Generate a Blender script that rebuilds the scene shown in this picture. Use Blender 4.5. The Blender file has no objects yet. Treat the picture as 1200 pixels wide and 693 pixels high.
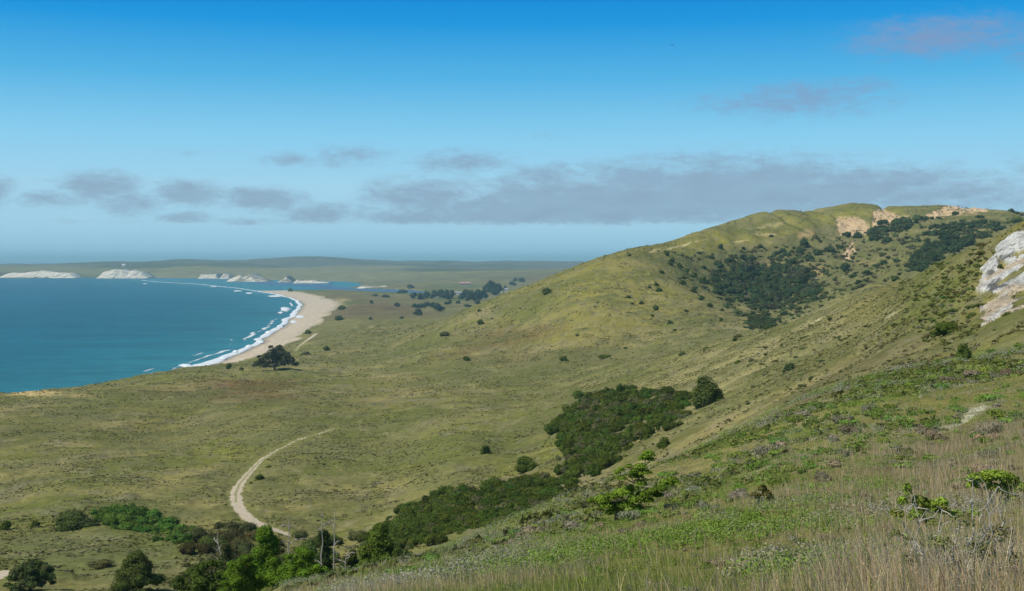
import bpy, math
import numpy as np
from math import radians, sin, cos, pi

# ------------------------------------------------------------------ camera, sky, sun, exposure
F = 1448.0            # focal length in photo pixels (photo is 1200 wide)
VH = 304.0            # horizon row
H = 80.0              # camera height above the sea
K = 80.0 / 110.0      # survey units -> metres
SUN_EL, SUN_AZ = 52.0, -112.0      # azimuth clockwise from +Y

sc = bpy.context.scene
C = bpy.context.collection
cam_d = bpy.data.cameras.new('camera'); cam = bpy.data.objects.new('camera', cam_d); C.objects.link(cam)
cam.location = (0, 0, H); cam.rotation_euler = (radians(90), 0, 0)
cam_d.sensor_width = 36; cam_d.lens = 36 * F / 1200
cam_d.shift_y = -(346.5 - VH) / 1200
cam_d.clip_start = 0.1; cam_d.clip_end = 200000
sc.camera = cam
sc.view_settings.view_transform = 'Standard'; sc.view_settings.look = 'None'
sc.view_settings.exposure = 0.0; sc.view_settings.gamma = 1.0
sc.cycles.volume_bounces = 0
sc.cycles.max_bounces = 5; sc.cycles.diffuse_bounces = 2; sc.cycles.transparent_max_bounces = 8
sc.cycles.use_denoising = True

class NT:
    def __init__(s, tree): s.t = tree; s.n = tree.nodes; s.l = tree.links
    def node(s, kind, **kw):
        n = s.n.new(kind)
        for k, v in kw.items():
            if k.startswith('i_'):
                key = k[2:]
                key = int(key) if key.isdigit() else key.replace('_', ' ')
                s.put(n.inputs[key], v)
            else: setattr(n, k, v)
        return n
    def put(s, sock, v):
        if isinstance(v, bpy.types.NodeSocket): s.l.new(v, sock)
        else: sock.default_value = v
    def m(s, op, a, b=0.0, c=None, clamp=False):
        n = s.n.new('ShaderNodeMath'); n.operation = op; n.use_clamp = clamp
        s.put(n.inputs[0], a); s.put(n.inputs[1], b)
        if c is not None: s.put(n.inputs[2], c)
        return n.outputs[0]
    def mix(s, f, a, b, blend='MIX'):
        n = s.n.new('ShaderNodeMix'); n.data_type = 'RGBA'; n.blend_type = blend
        s.put(n.inputs[0], f); s.put(n.inputs[6], a); s.put(n.inputs[7], b)
        return n.outputs[2]
    def ramp(s, f, lo, hi, a=0.0, b=1.0):
        n = s.n.new('ShaderNodeMapRange'); n.interpolation_type = 'SMOOTHSTEP'
        s.put(n.inputs[0], f); s.put(n.inputs[1], lo); s.put(n.inputs[2], hi); s.put(n.inputs[3], a); s.put(n.inputs[4], b)
        return n.outputs[0]
    def noise(s, vec, scale, detail=4, rough=0.5):
        n = s.n.new('ShaderNodeTexNoise'); s.put(n.inputs['Vector'], vec)
        s.put(n.inputs['Scale'], scale); n.inputs['Detail'].default_value = detail; n.inputs['Roughness'].default_value = rough
        return n.outputs[0]

w = bpy.data.worlds.new('World'); sc.world = w; w.use_nodes = True
T = NT(w.node_tree); T.n.clear()
sky = T.node('ShaderNodeTexSky', sky_type='NISHITA', sun_disc=False)
sky.sun_elevation = radians(SUN_EL); sky.sun_rotation = radians(SUN_AZ % 360); sky.altitude = 80
sky.air_density = 1.0; sky.dust_density = 0.35; sky.ozone_density = 3.0
geo = T.node('ShaderNodeTexCoord')
sep = T.node('ShaderNodeSeparateXYZ', i_0=geo.outputs['Generated'])
az = T.m('MULTIPLY', T.m('ARCTAN2', sep.outputs[0], sep.outputs[1]), 180 / pi)
el = T.m('MULTIPLY', T.m('ARCSINE', sep.outputs[2]), 180 / pi)
hs = T.node('ShaderNodeHueSaturation', i_Saturation=1.12, i_Hue=0.493, i_Value=0.72, i_Color=sky.outputs[0])
cr = T.node('ShaderNodeValToRGB', i_0=T.m('DIVIDE', el, 15.0, clamp=True)); rr = cr.color_ramp
SKYC = [(0.0, (.30,.58,.78)), (.1, (.38,.66,.83)), (.22, (.38,.68,.87)), (.38, (.25,.62,.88)), (.55, (.09,.46,.80)), (.72, (.008,.31,.74)), (.82, (.0,.25,.70)), (1.0, (.0,.20,.62))]
while len(rr.elements) < len(SKYC): rr.elements.new(.5)
for e_, (p_, c_) in zip(rr.elements, SKYC): e_.position = p_; e_.color = (*c_, 1)
clear = T.mix(T.ramp(el, 15.0, 34.0, .97, .15), hs.outputs[0], T.mix(1.0, cr.outputs[0], (1/.115,)*3 + (1,), 'MULTIPLY'))
# clouds: banks and puffs placed by compass bearing and elevation on the sky dome
def AE(u, v):
    a = math.degrees(math.atan2(u - 600, F)); e = math.degrees(math.atan2(VH - v, math.hypot(F, u - 600)))
    return a, e
comb = T.node('ShaderNodeCombineXYZ', i_0=az, i_1=T.m('MULTIPLY', el, 2.6), i_2=3.3)
nA = T.noise(comb.outputs[0], 0.8, 8, 0.62)
nB = T.noise(comb.outputs[0], 2.6, 7, 0.66)
comb2 = T.node('ShaderNodeCombineXYZ', i_0=T.m('MULTIPLY', az, 0.5), i_1=T.m('MULTIPLY', el, 1.6), i_2=9.1)
nC = T.noise(comb2.outputs[0], 1.0, 5, 0.55)
blobs = [  # u, v, half width, half height, strength
    (118,218,40,15,.95),(60,234,38,9,.8),(155,238,38,14,.8),(222,226,38,14,.95),(310,234,44,13,1.0),(215,256,32,8,.7),
    (372,252,42,13,.85),(300,262,60,6,.6),(340,188,36,10,.55),(410,182,52,14,.55),(540,190,62,14,.7),(500,232,70,22,.9),
    (640,206,48,15,.7),(120,262,90,5,.4),(520,254,120,12,.9),(690,240,160,32,1.15),(760,214,90,24,1.0),(600,250,170,20,1.0),
    (860,228,160,38,1.2),(1000,226,140,30,1.05),(1120,224,110,24,.75),(930,118,105,20,.62),(1105,42,92,22,.8),
    (1000,104,46,14,.5),(-6,224,22,16,.8),(880,250,300,14,.75),(-180,235,120,22,.8),(1350,215,160,34,.8),(60,212,26,5,.35),
    (220,180,24,5,.3),(640,160,60,8,.22),(1230,70,50,16,.45)]
dens = None
for (u, v, ru, rv, st) in blobs:
    a, e = AE(u, v); sa = math.degrees(ru / F); se = math.degrees(rv / F)
    da = T.m('DIVIDE', T.m('SUBTRACT', az, a), sa); de = T.m('DIVIDE', T.m('SUBTRACT', el, e), se)
    r2 = T.m('ADD', T.m('POWER', T.m('ABSOLUTE', da), 2.2), T.m('MULTIPLY', de, de))
    g = T.m('MULTIPLY', T.m('EXPONENT', T.m('MULTIPLY', r2, -0.9)), st)
    dens = g if dens is None else T.m('MAXIMUM', dens, g)
base = AE(600, 268)[1]; base1 = AE(600, 258)[1]
dens = T.m('MULTIPLY', dens, T.ramp(T.m('ADD', el, T.m('MULTIPLY', nB, 0.25)), base + .1, base1 + .1))
nz = T.m('ADD', T.m('MULTIPLY', nA, 1.35), T.m('MULTIPLY', nB, .75))
cl = T.ramp(T.m('ADD', dens, T.m('SUBTRACT', nz, 0.92)), 0.12, 1.1, 0.0, 1.0)
cl = T.m('MULTIPLY', cl, T.ramp(dens, 0.05, 0.3))
cl = T.m('MULTIPLY', cl, T.ramp(nC, 0.2, 0.75, 0.72, 0.92))
thin = T.m('MULTIPLY', T.ramp(nC, 0.5, 0.8), 0.10)
ccol = T.mix(T.ramp(el, 3.0, 9.0), (2.3, 3.35, 4.5, 1), (1.9, 2.85, 4.7, 1))
skyc = T.mix(cl, clear, ccol)
bg = T.node('ShaderNodeBackground', i_Color=skyc, i_Strength=0.115)
out = T.node('ShaderNodeOutputWorld', i_Surface=bg.outputs[0])

sl = bpy.data.lights.new('sun', 'SUN'); sl.energy = 4.4; sl.angle = radians(0.5); sl.color = (1.0, 0.935, 0.79)
so = bpy.data.objects.new('sun', sl); C.objects.link(so)
a_, e_ = radians(SUN_AZ), radians(SUN_EL)
from mathutils import Vector
so.rotation_euler = Vector((sin(a_) * cos(e_), cos(a_) * cos(e_), sin(e_))).to_track_quat('Z', 'Y').to_euler()

# ------------------------------------------------------------------ numpy noise
def _hash(ix, iy, seed):
    h = (ix.astype(np.int64) * 374761393 + iy.astype(np.int64) * 668265263 + seed * 974634777) & 0xffffffff
    h = ((h ^ (h >> 13)) * 1274126177) & 0xffffffff
    return ((h ^ (h >> 16)) & 0xffffff) / float(0xffffff)
def vnoise(x, y, seed=0):
    ix = np.floor(x); iy = np.floor(y); fx = x - ix; fy = y - iy
    fx = fx * fx * (3 - 2 * fx); fy = fy * fy * (3 - 2 * fy)
    a = _hash(ix, iy, seed); b = _hash(ix + 1, iy, seed); c = _hash(ix, iy + 1, seed); d = _hash(ix + 1, iy + 1, seed)
    return (a + (b - a) * fx) * (1 - fy) + (c + (d - c) * fx) * fy
def fbm(x, y, seed=0, octs=4, gain=0.5):
    s = 0; a = 1; t = 0
    for o in range(octs):
        ca, sa = cos(0.6 * o + .3), sin(0.6 * o + .3); f = 2.03 ** o
        s = s + a * vnoise((x * ca - y * sa) * f, (x * sa + y * ca) * f, seed + o * 17); t += a; a *= gain
    return s / t
def sst(x, a, b):
    t = np.clip((x - a) / (b - a), 0, 1); return t * t * (3 - 2 * t)
def inpoly(px, py, poly):
    r = np.zeros(px.shape, bool); n = len(poly)
    for i in range(n):
        x0, y0 = poly[i]; x1, y1 = poly[(i + 1) % n]
        c = ((y0 > py) != (y1 > py)) & (px < (x1 - x0) * (py - y0) / (y1 - y0 + 1e-9) + x0)
        r ^= c
    return r
def polydist(px, py, line):
    d = np.full(px.shape, 1e9); tt = np.zeros(px.shape)
    for i in range(len(line) - 1):
        x0, y0 = line[i]; x1, y1 = line[i + 1]; dx, dy = x1 - x0, y1 - y0
        t = np.clip(((px - x0) * dx + (py - y0) * dy) / (dx * dx + dy * dy + 1e-9), 0, 1)
        q = np.hypot(px - x0 - t * dx, py - y0 - t * dy)
        m = q < d; d = np.where(m, q, d); tt = np.where(m, (i + t) / (len(line) - 1), tt)
    return d, tt

# ------------------------------------------------------------------ land survey: bearing column, distance (x K), sight line row
P = []
def col(u, *yv):
    for y, v in yv: P.append((u, y, v))
# near grass slope and its brow
col(1200,(10,693),(20,602),(40,520),(80,450),(150,392),(190,352),(230,300),(260,262),(330,285),(600,300),(950,300),(1300,272),(1650,250),(2100,300))
col(1110,(10,693),(22,610),(45,530),(80,468),(130,425),(165,415),(240,350),(330,303),(400,318),(600,335),(900,322),(1150,290),(1320,262),(1600,240),(2100,290))
col(1000,(10.5,693),(24,606),(50,524),(80,478),(115,452),(160,450),(220,430),(330,380),(400,350),(480,362),(620,375),(850,345),(1200,300),(1480,262),(1580,241),(2100,290))
col(900,(11,693),(28,600),(55,540),(95,490),(150,500),(230,470),(320,430),(480,388),(560,394),(620,400),(850,375),(1150,335),(1280,290),(1420,252),(2000,300))
col(820,(12,693),(30,616),(60,565),(92,529),(150,535),(250,497),(350,455),(550,408),(620,417),(690,412),(850,370),(950,352),(1150,318),(1300,274),(1800,320))
col(750,(12,693),(30,630),(55,585),(80,555),(140,575),(270,520),(340,480),(600,420),(720,416),(800,398),(1030,330),(1150,296),(1600,345))
col(690,(13,693),(30,640),(70,576),(130,600),(250,556),(330,500),(500,452),(730,424),(850,385),(950,352),(1150,308),(1600,350))
col(600,(14,693),(26,652),(62,612),(110,636),(230,600),(330,530),(480,475),(780,426),(960,390),(1180,342),(1400,354),(1800,375))
col(540,(16,693),(30,668),(57,640),(110,665),(230,607),(330,530),(520,465),(830,424),(1000,395),(1200,366),(1450,376),(1900,373))
col(450,(25,693),(45,667),(100,695),(200,648),(252,620),(330,560),(477,485),(700,452),(850,434),(1100,413),(1400,393),(2018,369))
col(375,(34,700),(52,682),(100,712),(200,662),(262,626),(330,560),(477,487),(700,452),(850,437),(950,428),(1327,402),(1937,376))
col(300,(40,715),(60,698),(100,720),(150,695),(210,650),(240,628),(316,577),(480,487),(700,452),(830,439),(950,429),(1200,424),(1400,410))
col(200,(10,980),(20,900),(50,800),(100,745),(160,698),(200,655),(225,636),(240,632),(300,585),(500,500),(700,450),(800,441),(950,436))
col(100,(10,1060),(20,960),(50,850),(100,770),(170,695),(210,655),(235,634),(300,585),(500,496),(640,464),(720,458),(850,452))
col(0,(10,1100),(20,1000),(50,880),(100,785),(170,695),(230,640),(284,605),(400,538),(550,484),(700,463),(850,458))
col(300,(10,800),(20,760)); col(450,(10,740)); 
ext = []
for (u, y, v) in P:
    if u == 0: ext += [(-250, y, v + (8 if y < 600 else 6)), (-650, y, v + 14)]
    if u == 1200: ext += [(1450, y, v - (18 if y < 400 else 8)), (1850, y, v - 25)]
P += ext
P = np.array(P, float)
# far country: column, distance, height in survey units
Q = []
for u in (-650, -200, 100, 300, 450, 600): Q += [(u, 1700, 20 if u > 500 else 16), (u, 2500, 10), (u, 4000, 8 if u < 500 else 14)]
for u in (800, 1000, 1200, 1500, 1850): Q += [(u, 1700, 60), (u, 2500, 40), (u, 4000, 40), (u, 6500, 60), (u, 10000, 80), (u, 14000, 20)]
Q += [(-650,7300,8),(-200,7300,6),(0,7300,5),(90,7300,4),(170,7300,4),(250,7250,12),(300,7000,14),(350,6600,9),(400,6400,8),(450,5900,8),(500,5000,12),(600,5000,24),(700,5000,40),
      (-200,7600,30),(0,7600,30),(90,7600,22),(170,7600,30),(250,7600,40),(330,7300,38),(420,7100,38),(500,7000,52),(600,6600,55),(700,6500,60),
      (0,8300,44),(160,8300,50),(300,8300,52),(430,8000,50),(520,8000,50),(640,8000,48),
      (-650,9000,50),(-200,9000,58),(0,9000,60),(90,9000,58),(160,9500,68),(240,9500,86),(300,10000,104),(340,10400,122),(370,10500,130),(400,10500,122),(430,10500,104),(470,10500,88),(500,11000,96),(530,11000,86),(560,11000,82),(600,11000,96),(640,11000,102),(680,11000,90),(720,11000,80)]
for u in (-650, 0, 300, 600): Q += [(u, 13000, 30), (u, 16000, 10)]
Q = np.array(Q, float)
def tps(pts, vals, lam):
    def kern(r2): return 0.5 * r2 * np.log(r2 + 1e-12)
    n = len(pts); d2 = ((pts[:, None] - pts[None]) ** 2).sum(-1)
    A = np.zeros((n + 3, n + 3)); A[:n, :n] = kern(d2) + lam * np.eye(n)
    A[:n, n] = 1; A[:n, n + 1:] = pts; A[n:, :n] = A[:n, n:].T
    wv = np.linalg.solve(A, np.concatenate([vals, np.zeros(3)]))
    def f(q):
        o = np.empty(len(q))
        for i in range(0, len(q), 20000):
            qq = q[i:i + 20000]; dd = ((qq[:, None] - pts[None]) ** 2).sum(-1)
            o[i:i + 20000] = kern(dd) @ wv[:n] + wv[n] + qq @ wv[n + 1:]
        return o
    return f
LY = lambda y: np.log(np.maximum(y, 0.01))
U0, U1, NU = -650.0, 1850.0, 251
L0, L1, NL = math.log(7.0), math.log(12500.0), 520
fn = tps(np.stack([P[:, 0] / 110, LY(P[:, 1] * K) * 3.2], 1), P[:, 2], 0.004)
ff = tps(np.stack([Q[:, 0] / 110, LY(Q[:, 1] * K) * 7.0], 1), Q[:, 2] * K, 0.002)
ug = np.linspace(U0, U1, NU); lg = np.linspace(L0, L1, NL)
UU, LL = np.meshgrid(ug, lg); YY = np.exp(LL)
q = np.stack([UU.ravel() / 110, LL.ravel() * 3.2], 1)
zn = H - (fn(q).reshape(UU.shape) - VH) * YY / F
q = np.stack([UU.ravel() / 110, LL.ravel() * 7.0], 1)
zf = ff(q).reshape(UU.shape)
wfar = sst(YY, 1150, 1750) * sst(750 - UU + (YY - 1700) * 0.6, -100, 150)
wfar = np.maximum(wfar, sst(YY, 1500, 2300))
TAB = zn * (1 - wfar) + zf * wfar
EYE = 1.7
def lookup(u, y):
    yy = np.maximum(y, 7.3); fu = np.clip((u - U0) / (U1 - U0) * (NU - 1), 0, NU - 1.001); fl = np.clip((LY(yy) - L0) / (L1 - L0) * (NL - 1), 0, NL - 1.001)
    iu = fu.astype(int); il = fl.astype(int); a = fu - iu; b = fl - il
    z = (TAB[il, iu] * (1 - a) + TAB[il, iu + 1] * a) * (1 - b) + (TAB[il + 1, iu] * (1 - a) + TAB[il + 1, iu + 1] * a) * b
    t = np.clip(y / 7.3, 0, 1)
    return (H - EYE) + (z - (H - EYE)) * t
CY = np.array([-500,0,400,700,800,1000,1198,1316,1577,1966,2611,3005,3463,3982,4685,5492,5900,6637,6900]) * K
CX = np.array([-600,-520,-430,-345,-330,-314,-308,-309,-327,-367,-451,-508,-610,-770,-1035,-1403,-1670,-2017,-2300]) * K
BY = np.array([0,1100,1200,1346,1633,2020,2516,2896,3337,4264,5116,6019,6700]) * K
BW = np.array([14,16,24,34,46,56,74,92,84,104,120,110,70]) * K
LAGOON = [(120,326.9),(200,328.0),(250,329.8),(314,333.6),(360,336),(395,341),(440,344),(480,346.3),(500,346),(503,342),(470,339.5),(420,338.3),(392,336.5),(388,333.5),(314,330.6),(250,326.9),(180,326.2),(120,326.2)]
def coastd(x, y):
    wob = (fbm(y / 60.0, y * 0 + 3.3, 5, 3) - 0.5) * 10
    return x - (np.interp(y, CY, CX) + wob)
def height(x, y):
    x = np.asarray(x, float); y = np.asarray(y, float)
    ys = np.maximum(y, 0.5); u = 600 + F * x / ys
    z = lookup(u, ys)
    far = sst(y, 900, 1800)
    z = z + far * (fbm(x / 420, y / 420, 31, 4) - .5) * (6 + 30 * sst(y, 4300, 6500)) + sst(y, 4600, 7000) * (fbm(x / 1500, y / 1300, 33, 3) - .5) * 46 + (1 - far) * sst(y, 100, 300) * (fbm(x / 45, y / 45, 8, 3) - .5) * 2.5
    gully = 1 - np.abs(2 * fbm(x / 55, y / 95, 77, 3) - 1)
    z = z - sst(y, 560, 700) * (1 - sst(y, 1250, 1400)) * sst(u, 790, 880) * sst(gully, .72, 1.0) * 4.0
    d = coastd(x, y); bw = np.interp(y, BY, BW)
    slope = np.where(y < 860, 0.9, 0.16)
    prof = np.where(d < bw, d * (2.6 / bw), 2.6 + (d - bw) * slope)
    prof = prof + np.maximum(d - bw - 55, 0) * 1.2
    prof = np.where(d < 0, d * 0.06, prof); prof = np.maximum(prof, -4)
    v0 = VH + F * H / ys
    spit_end = (y > 4750) & (u < 175)
    z = np.where(y < 4800, np.minimum(z, np.where(prof > 60, 1e4, prof)), z)
    z = np.where((y >= 4800) & (u < 178) & (v0 > 326.1), -3.0, z)
    lag = inpoly(u, v0, LAGOON)
    z = np.where(lag, -2.0, z)
    return z

def relief(x, y):
    """hummocks of the ground growth, metres above height()"""
    n_c = fbm(x / 5.5, y / 5.5, 3, 4); amp = sst(y, 30, 120) * (1 - sst(y, 1500, 2500))
    return ((n_c - .5) * 1.1 + sst(n_c, .42, .64) * .3) * amp * np.where(y > 560, 1.25, .8) + (1 - sst(y, 55, 110)) * (fbm(x / .9, y / .9, 21, 3) - .5) * .12
def P2(u, v, ymin=4.0, ymax=9000.0):
    """first point of the land met by the sight line of photo pixel (u, v), in metres"""
    ys = np.exp(np.linspace(math.log(ymin), math.log(ymax), 5000)); xs = (u - 600) / F * ys
    z = height(xs, ys); zr = H - (v - VH) * ys / F
    hit = np.nonzero(z >= zr)[0]
    i = hit[0] if len(hit) else len(ys) - 1
    y = ys[i]
    return float(xs[i]), float(y), float(z[i])

# ------------------------------------------------------------------ mesh and material helpers
def mesh_np(name, verts, faces, mat, cols=None, smooth=False, parent=None, link=True):
    verts = np.asarray(verts, np.float32); faces = np.asarray(faces, np.int32); k = faces.shape[1]
    me = bpy.data.meshes.new(name)
    me.vertices.add(len(verts)); me.vertices.foreach_set('co', verts.ravel())
    me.loops.add(faces.size); me.loops.foreach_set('vertex_index', faces.ravel())
    me.polygons.add(len(faces)); me.polygons.foreach_set('loop_start', np.arange(0, faces.size, k, dtype=np.int32))
    me.polygons.foreach_set('loop_total', np.full(len(faces), k, np.int32))
    me.polygons.foreach_set('use_smooth', np.full(len(faces), smooth, bool))
    me.update(calc_edges=True)
    if cols is not None:
        at = me.color_attributes.new('tint', 'FLOAT_COLOR', 'POINT')
        c4 = np.ones((len(verts), 4), np.float32); c4[:, :3] = cols; at.data.foreach_set('color', c4.ravel())
    me.materials.append(mat)
    if not link: return me
    o = bpy.data.objects.new(name, me); C.objects.link(o)
    if parent: o.parent = parent
    return o
def struct(o): o['kind'] = 'structure'; return o
def stuff(o, label, cat): o['kind'] = 'stuff'; o['label'] = label; o['category'] = cat; return o
def tag(o, label, cat, group=None):
    o['label'] = label; o['category'] = cat
    if group: o['group'] = group
    return o

def base_mat(name, rough=0.9, spec=0.1):
    m = bpy.data.materials.new(name); m.use_nodes = True; t = NT(m.node_tree); t.n.clear()
    b = t.node('ShaderNodeBsdfPrincipled', i_Roughness=rough); b.inputs['Specular IOR Level'].default_value = spec
    t.node('ShaderNodeOutputMaterial', i_Surface=b.outputs[0])
    return m, t, b
def m_ground():
    m, t, b = base_mat('ground_cover', 1.0, 0.0)
    a = t.node('ShaderNodeVertexColor', layer_name='tint'); g = t.node('ShaderNodeNewGeometry')
    n1 = t.noise(g.outputs['Position'], 0.9, 6, 0.65); n2 = t.noise(g.outputs['Position'], 7.0, 5, 0.7)
    f = t.m('MULTIPLY', t.ramp(n1, .25, .75, .72, 1.28), t.ramp(n2, .25, .75, .75, 1.25))
    c = t.node('ShaderNodeVectorMath', operation='SCALE', i_0=a.outputs[0], i_Scale=f)
    t.l.new(c.outputs[0], b.inputs['Base Color'])
    bm = t.node('ShaderNodeBump', i_Strength=0.6, i_Distance=0.25, i_Height=t.m('ADD', n1, t.m('MULTIPLY', n2, .3)))
    t.l.new(bm.outputs[0], b.inputs['Normal']); return m
def m_tint(name, rough=0.8, spec=0.15, transl=0.0, scale=0, bump=0):
    m, t, b = base_mat(name, rough, spec)
    a = t.node('ShaderNodeVertexColor', layer_name='tint'); colr = a.outputs[0]
    if scale:
        g = t.node('ShaderNodeNewGeometry'); n = t.noise(g.outputs['Position'], scale, 6, .65)
        c = t.node('ShaderNodeVectorMath', operation='SCALE', i_0=a.outputs[0], i_Scale=t.ramp(n, .25, .75, .7, 1.25)); colr = c.outputs[0]
        if bump:
            bm = t.node('ShaderNodeBump', i_Strength=0.8, i_Distance=bump, i_Height=n); t.l.new(bm.outputs[0], b.inputs['Normal'])
    t.l.new(colr, b.inputs['Base Color'])
    if transl:
        o = [n for n in t.n if n.type == 'OUTPUT_MATERIAL'][0]
        tr = t.node('ShaderNodeBsdfTranslucent', i_Color=colr)
        mx = t.node('ShaderNodeMixShader', i_0=transl, i_1=b.outputs[0], i_2=tr.outputs[0]); t.l.new(mx.outputs[0], o.inputs[0])
    return m
M_ground = m_ground()
M_leaf = m_tint('foliage', 1.0, .0, .22)
M_grass = m_tint('grass_blades', 1.0, .0, .42)
M_bark = m_tint('bark', .95, .05, 0, 6, .02)
def m_rock():
    m, t, b = base_mat('pale_rock', .95, .05); a = t.node('ShaderNodeVertexColor', layer_name='tint'); g = t.node('ShaderNodeNewGeometry')
    wv = t.node('ShaderNodeVectorMath', operation='ADD', i_0=g.outputs['Position']); nn = t.node('ShaderNodeTexNoise', i_Vector=g.outputs['Position'], i_Scale=.5, i_Detail=4.0); t.l.new(nn.outputs['Color'], wv.inputs[1])
    vo = t.node('ShaderNodeTexVoronoi', feature='DISTANCE_TO_EDGE', i_Vector=wv.outputs[0], i_Scale=.75); v2 = t.node('ShaderNodeTexVoronoi', feature='DISTANCE_TO_EDGE', i_Vector=wv.outputs[0], i_Scale=2.4)
    n = t.noise(g.outputs['Position'], 1.6, 7, .7); ck = t.m('MULTIPLY', t.ramp(vo.outputs[0], 0, .10, .62, 1), t.ramp(v2.outputs[0], 0, .12, .7, 1))
    c = t.node('ShaderNodeVectorMath', operation='SCALE', i_0=a.outputs[0], i_Scale=t.m('MULTIPLY', ck, t.ramp(n, .3, .7, .72, 1.25))); t.l.new(c.outputs[0], b.inputs['Base Color'])
    bm = t.node('ShaderNodeBump', i_Strength=.7, i_Distance=.3, i_Height=t.m('ADD', n, t.m('MULTIPLY', ck, .5))); t.l.new(bm.outputs[0], b.inputs['Normal']); return m
M_rock = m_rock()
M_scarp = m_tint('bare_sandstone', .95, .05, 0, 0.35, 1.0)
M_sand = m_tint('sand', .95, .05, 0, 0.2, .1)
M_dirt = m_tint('trodden_earth', .95, .05, 0, 2.5, .05)
M_far = m_tint('distant_land', 1, 0, 0, 0.02, 0)
def m_water(name, sc_=1.0):
    m, t, b = base_mat(name, 0.35, 0.06)
    a = t.node('ShaderNodeVertexColor', layer_name='tint'); g = t.node('ShaderNodeNewGeometry')
    mp = t.node('ShaderNodeMapping', i_Vector=g.outputs['Position'], i_Scale=(0.6, 1.6, 1)); 
    n0 = t.noise(mp.outputs[0], .008, 5, .6); n1 = t.noise(mp.outputs[0], .09, 6, .65); n2 = t.noise(mp.outputs[0], .8, 4, .6)
    n3 = t.noise(mp.outputs[0], .03, 4, .6)
    f = t.m('MULTIPLY', t.m('MULTIPLY', t.ramp(n0, .3, .7, .80, 1.2), t.ramp(n1, .3, .75, .78, 1.28)), t.ramp(n3, .3, .7, .86, 1.14))
    c = t.node('ShaderNodeVectorMath', operation='SCALE', i_0=a.outputs[0], i_Scale=f)
    cap = t.ramp(n1, .735, .76)    # scattered whitecaps
    cap = t.m('MULTIPLY', cap, t.ramp(n2, .5, .6))
    t.l.new(t.mix(t.m('MULTIPLY', cap, .6), c.outputs[0], (.7, .75, .78, 1)), b.inputs['Base Color'])
    bm = t.node('ShaderNodeBump', i_Strength=0.7, i_Distance=1.2, i_Height=t.m('ADD', t.m('MULTIPLY', n1, 1.5), t.m('MULTIPLY', n2, .3)))
    t.l.new(bm.outputs[0], b.inputs['Normal']); return m
M_sea = m_water('sea_water')

# ------------------------------------------------------------------ the land
OL = np.array
c_olive = OL([.190, .175, .070]); c_green = OL([.165, .185, .045]); c_dry = OL([.31, .26, .14]); c_grey = OL([.21, .19, .125])
c_brown = OL([.125, .090, .048]); c_dark = OL([.050, .066, .022]); c_sand = OL([.52, .43, .31]); c_tan = OL([.52, .38, .22]); c_white = OL([.50, .48, .42])
c_path = OL([.50, .42, .30])
TRAILS = [([(392,502),(375,508),(350,515),(325,527),(305,540),(291,555),(281,567),(276,578),(277,588),(283,599),(295,610),(315,619),(340,627),(372,634)], .9),
          ([(345,413),(350,406),(358,400),(364,396),(371,391)], 1.6),
          ([(-20,690),(0,676),(5,669)], .5)]
TW = []
for pl, hw in TRAILS:
    pts = []
    for (u, v) in pl:
        x, y, z = P2(u, v, 100); pts.append((x, y))
    TW.append((pts, hw))
# world-anchored tracts of differing growth: centre pixel, radii, tilt, colour, strength
TRACTS = [
    (760,330,170,60,-.35,[.25,.215,.055],.55),(700,345,60,30,-.3,[.25,.23,.05],.4),(680,380,110,26,-.2,[.25,.22,.08],.5),(590,398,75,12,-.25,[.17,.105,.055],.75),(560,385,40,10,-.2,[.20,.17,.07],.5),
    (640,420,110,12,0,[.16,.135,.08],.5),(250,462,130,10,.02,[.14,.10,.05],.7),(285,453,80,10,0,[.17,.085,.05],.85),
    (870,430,170,60,-.45,[.31,.28,.17],.55),(600,470,130,16,-.25,[.24,.22,.11],.6),(520,560,70,22,-.35,[.225,.215,.10],.6),(450,535,60,10,-.1,[.25,.23,.12],.4),
    (480,520,150,30,-.2,[.15,.165,.065],.35),(90,560,120,30,0,[.115,.125,.055],.45),(150,590,100,8,-.1,[.17,.17,.11],.4),(100,650,110,25,0,[.16,.18,.10],.6),
    (850,320,120,40,.3,[.10,.105,.060],.6),(950,310,90,50,0,[.125,.12,.065],.55),(1050,300,110,40,-.3,[.13,.13,.06],.5),
    (940,262,190,14,-.2,[.25,.23,.05],.8),(1050,330,70,30,-.5,[.21,.19,.085],.5),(1090,360,90,30,-.5,[.15,.17,.05],.6),(1040,400,110,40,-.45,[.17,.155,.08],.45),
    (1000,440,120,22,-.45,[.15,.125,.085],.6),(1090,350,40,50,-.4,[.10,.125,.035],.4),(1110,440,90,14,-.4,[.14,.19,.045],.7),(980,490,120,16,-.4,[.16,.20,.055],.6),
    (640,620,150,26,-.35,[.13,.19,.04],.7),(800,590,160,40,-.3,[.17,.185,.06],.4),(1050,570,200,60,-.2,[.20,.165,.105],.5),(1140,520,120,30,-.3,[.17,.135,.10],.5),
    (450,395,120,18,0,[.17,.16,.08],.4),(440,362,70,12,0,[.155,.125,.08],.6),(420,352,80,6,0,[.17,.12,.085],.6),(395,345,60,6,0,[.17,.155,.085],.7),
    (372,362,18,14,0,[.22,.20,.09],.7),(450,368,36,4,0,[.10,.14,.04],.6),(640,440,200,12,0,[.13,.15,.06],.4)]
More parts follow.
